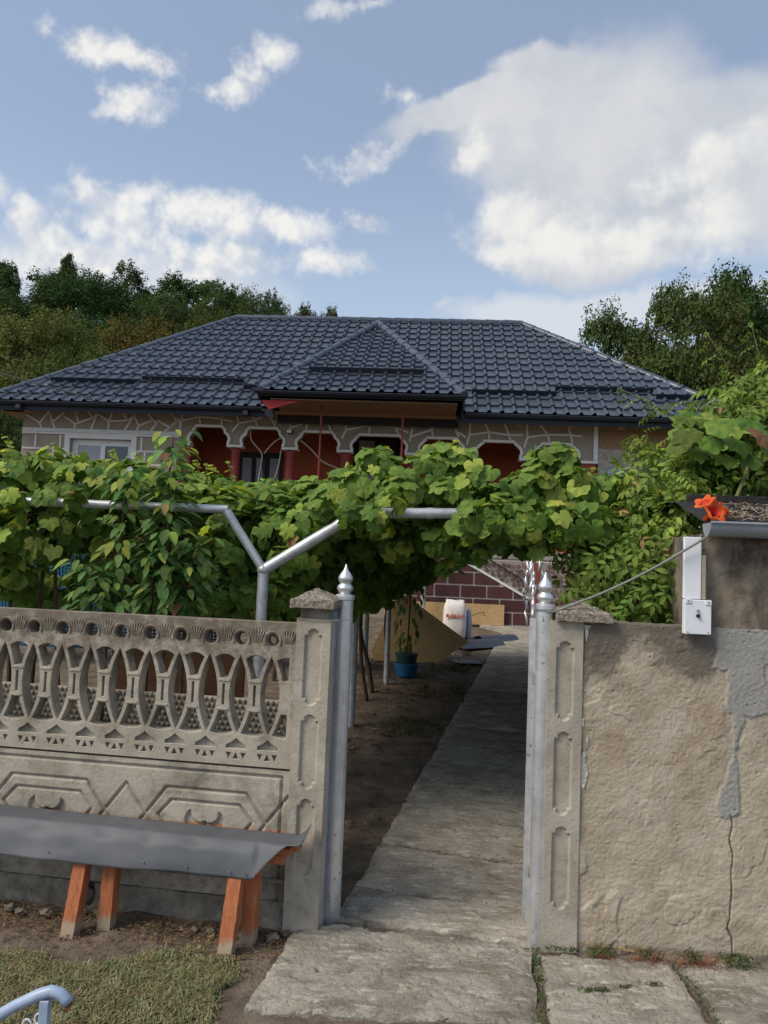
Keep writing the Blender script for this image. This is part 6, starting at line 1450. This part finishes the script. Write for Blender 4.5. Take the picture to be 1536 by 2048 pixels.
edge_y = 3.46 - .10 * np.sin(X * 3) + .25 * (fbm(X * 3, Y * 3, 3, 8) - .5) - .1 * (X + 1.3); edge_x = -.40 - .16 * (fbm(Y * 6, X * 0, 2, 4)) - .14 * (Y - 2.9)
den = sstep(0, .18, edge_y - Y) * sstep(0, .10, edge_x - X) * (.25 + 1.1 * sstep(.38, .6, fbm(X * 5, Y * 5, 3, 6))); k = r.random(90000) < den * 1.0
tag(blades('grass', np.stack([X[k], Y[k], np.full(k.sum(), -.012)], 1), .014, .045, M_grass, 1.3, .0026, 3), 'short dry green turf in front of the bench', 'grass', None, 'stuff')
k2 = r.random(90000) < den * .22
tag(blades('dry_grass', np.stack([X[k2], Y[k2], np.full(k2.sum(), -.008)], 1), .015, .045, M_litter, 2.2, .0018, 4), 'straw coloured dead blades lying in the turf', 'dry grass', None, 'stuff')
k3 = r.random(90000) < den * .035 * sstep(.5, .62, fbm(X * 9, Y * 9, 2, 15)) * 3
tag(blades('grass_tufts', np.stack([X[k3], Y[k3], np.full(k3.sum(), -.012)], 1), .04, .085, M_grass, .8, .0024, 14), 'taller grass tufts standing in the turf', 'grass', None, 'stuff')
# yard grass beside the path
X = r.uniform(-.9, 1.3, 26000); Y = r.uniform(5.2, 11, 26000); L_x = -.07 + .243 * (Y - 4.15); den = sstep(0, .12, L_x - X) * sstep(.9, .3, L_x - X) * sstep(.48, .62, fbm(X * 2.5, Y * 1.6, 3, 12)) * sstep(5.5, 8, Y); k = r.random(26000) < den
tag(blades('yard_grass', np.stack([X[k], Y[k], gz(X[k], Y[k]) - .01], 1), .02, .07, M_weed, 1.0, .004, 6), 'sparse green grass on the shaded soil beside the path', 'grass', None, 'stuff')
def leaf_bits(name, pts, smin, smax, mat, seed, label, cat, tilt=.35):
    r = np.random.default_rng(seed); n = len(pts); P = np.array(pts); nrm = np.stack([r.normal(0, tilt, n), r.normal(0, tilt, n), np.ones(n)], 1); nrm /= np.linalg.norm(nrm, axis=1)[:, None]; t = r.normal(size=(n, 3)); t -= nrm * (t * nrm).sum(1)[:, None]; t /= np.linalg.norm(t, axis=1)[:, None]; b = np.cross(nrm, t); s = r.uniform(smin, smax, n)[:, None]
    V = np.empty((n, 4, 3)); V[:, 0] = P - t * s; V[:, 1] = P + b * s * .45 + nrm * s * .25; V[:, 2] = P + t * s; V[:, 3] = P - b * s * .45 + nrm * s * .2; mb = MB(); mb.v = V.reshape(-1, 3).tolist(); mb.f = [(4 * i, 4 * i + 1, 4 * i + 2, 4 * i + 3) for i in range(n)]
    return tag(obj(name, mb, mat, recalc=False), label, cat, None, 'stuff')
X = r.uniform(-1.9, -.30, 2200); Y = 3.66 - .15 * (X + .39) - np.abs(r.normal(.14, .14, 2200)) ; k = (Y > 3.1)
leaf_bits('soil_litter', np.stack([X[k], Y[k], np.full(k.sum(), .004)], 1), .004, .014, M_litter, 8, 'dry leaf crumbs on the soil under the bench', 'litter')
X = r.uniform(-.8, 1.6, 2600); Y = r.uniform(4.4, 11, 2600); L_x = -.07 + .243 * (Y - 4.15); k = (X < L_x + .02) & (r.random(2600) < .35 + .9 * (fbm(X * 2, Y * 2, 2, 3) > .52))
leaf_bits('fallen_leaves', np.stack([X[k], Y[k], gz(X[k], Y[k]) + .008], 1), .012, .04, M_litter, 9, 'brown fallen vine leaves beside the shaded path', 'leaves')
slab_bits = np.stack([r.uniform(-.4, 1.8, 260), r.uniform(2.6, 4.9, 260), np.full(260, .036)], 1); kk = (slab_bits[:, 0] > -.42 + .2 * (slab_bits[:, 1] - 3)) & (slab_bits[:, 1] < 3.5) | ((slab_bits[:, 0] > -.05 + .243 * (slab_bits[:, 1] - 4.15)) & (slab_bits[:, 0] < .9 + .243 * (slab_bits[:, 1] - 4.15)) & (slab_bits[:, 1] > 3.9))
slab_bits[:, 2] = .034 + gz(slab_bits[:, 0], slab_bits[:, 1])
leaf_bits('slab_debris', slab_bits[kk], .003, .011, M_litter, 21, 'dry leaf crumbs and grit scattered on the paving slabs', 'litter')
W = []
def weed_line(a, b, n, sp, seed, hh=.03):
    rr = np.random.default_rng(seed); t = rr.random(n); A = np.array(a); Bq = np.array(b); P = A + (Bq - A) * t[:, None] + rr.normal(0, 1, (n, 2)) * sp; c = sstep(.42, .6, fbm(t * 9, t * 0 + seed, 3, seed)); kk = rr.random(n) < c; return np.stack([P[kk, 0], P[kk, 1], rr.uniform(.018, hh, kk.sum()) ], 1)
g = lambda x, y: tuple(ground(x, y)[:2])
wy = lambda x: 3.57 - (x - .94) * .061
P = np.concatenate([weed_line((1.22, wy(1.22) - .035), (1.95, wy(1.95) - .04), 1700, .022, 1, .055), weed_line((.98, wy(.98) - .03), (1.3, wy(1.3) - .03), 500, .014, 2, .035), weed_line((.755, 3.56), (.655, 2.9), 330, .010, 3), weed_line((1.352, 3.50), (1.325, 2.5), 380, .014, 4), weed_line(g(1165, 1992), g(1335, 1975), 260, .008, 5, .022), weed_line((.80, 3.56), (.95, 3.545), 120, .008, 6), weed_line(g(735, 1880), g(700, 1850), 60, .02, 7), weed_line(g(705, 1770), g(735, 1735), 200, .025, 8), weed_line(g(1000, 1795), g(1055, 1800), 90, .012, 9)])
leaf_bits('weeds', P, .0035, .012, M_weed, 10, 'small weeds along the wall foot and in the slab joints', 'weeds', .8)
P = np.concatenate([weed_line((1.2, wy(1.2) - .05), (1.9, wy(1.9) - .05), 420, .02, 11, .05), weed_line((1.0, wy(1.0) - .04), (1.45, wy(1.45) - .05), 300, .015, 12, .03)])
tag(blades('creeping_weed_stems', P - np.array([0, 0, .02]), .02, .055, M_weedred, 2.2, .0016, 12), 'reddish creeping weed stems at the wall foot', 'weeds', None, 'stuff')

SC.cycles.max_bounces = 4; SC.cycles.diffuse_bounces = 2; SC.cycles.glossy_bounces = 2; SC.cycles.transmission_bounces = 3; SC.cycles.transparent_max_bounces = 4
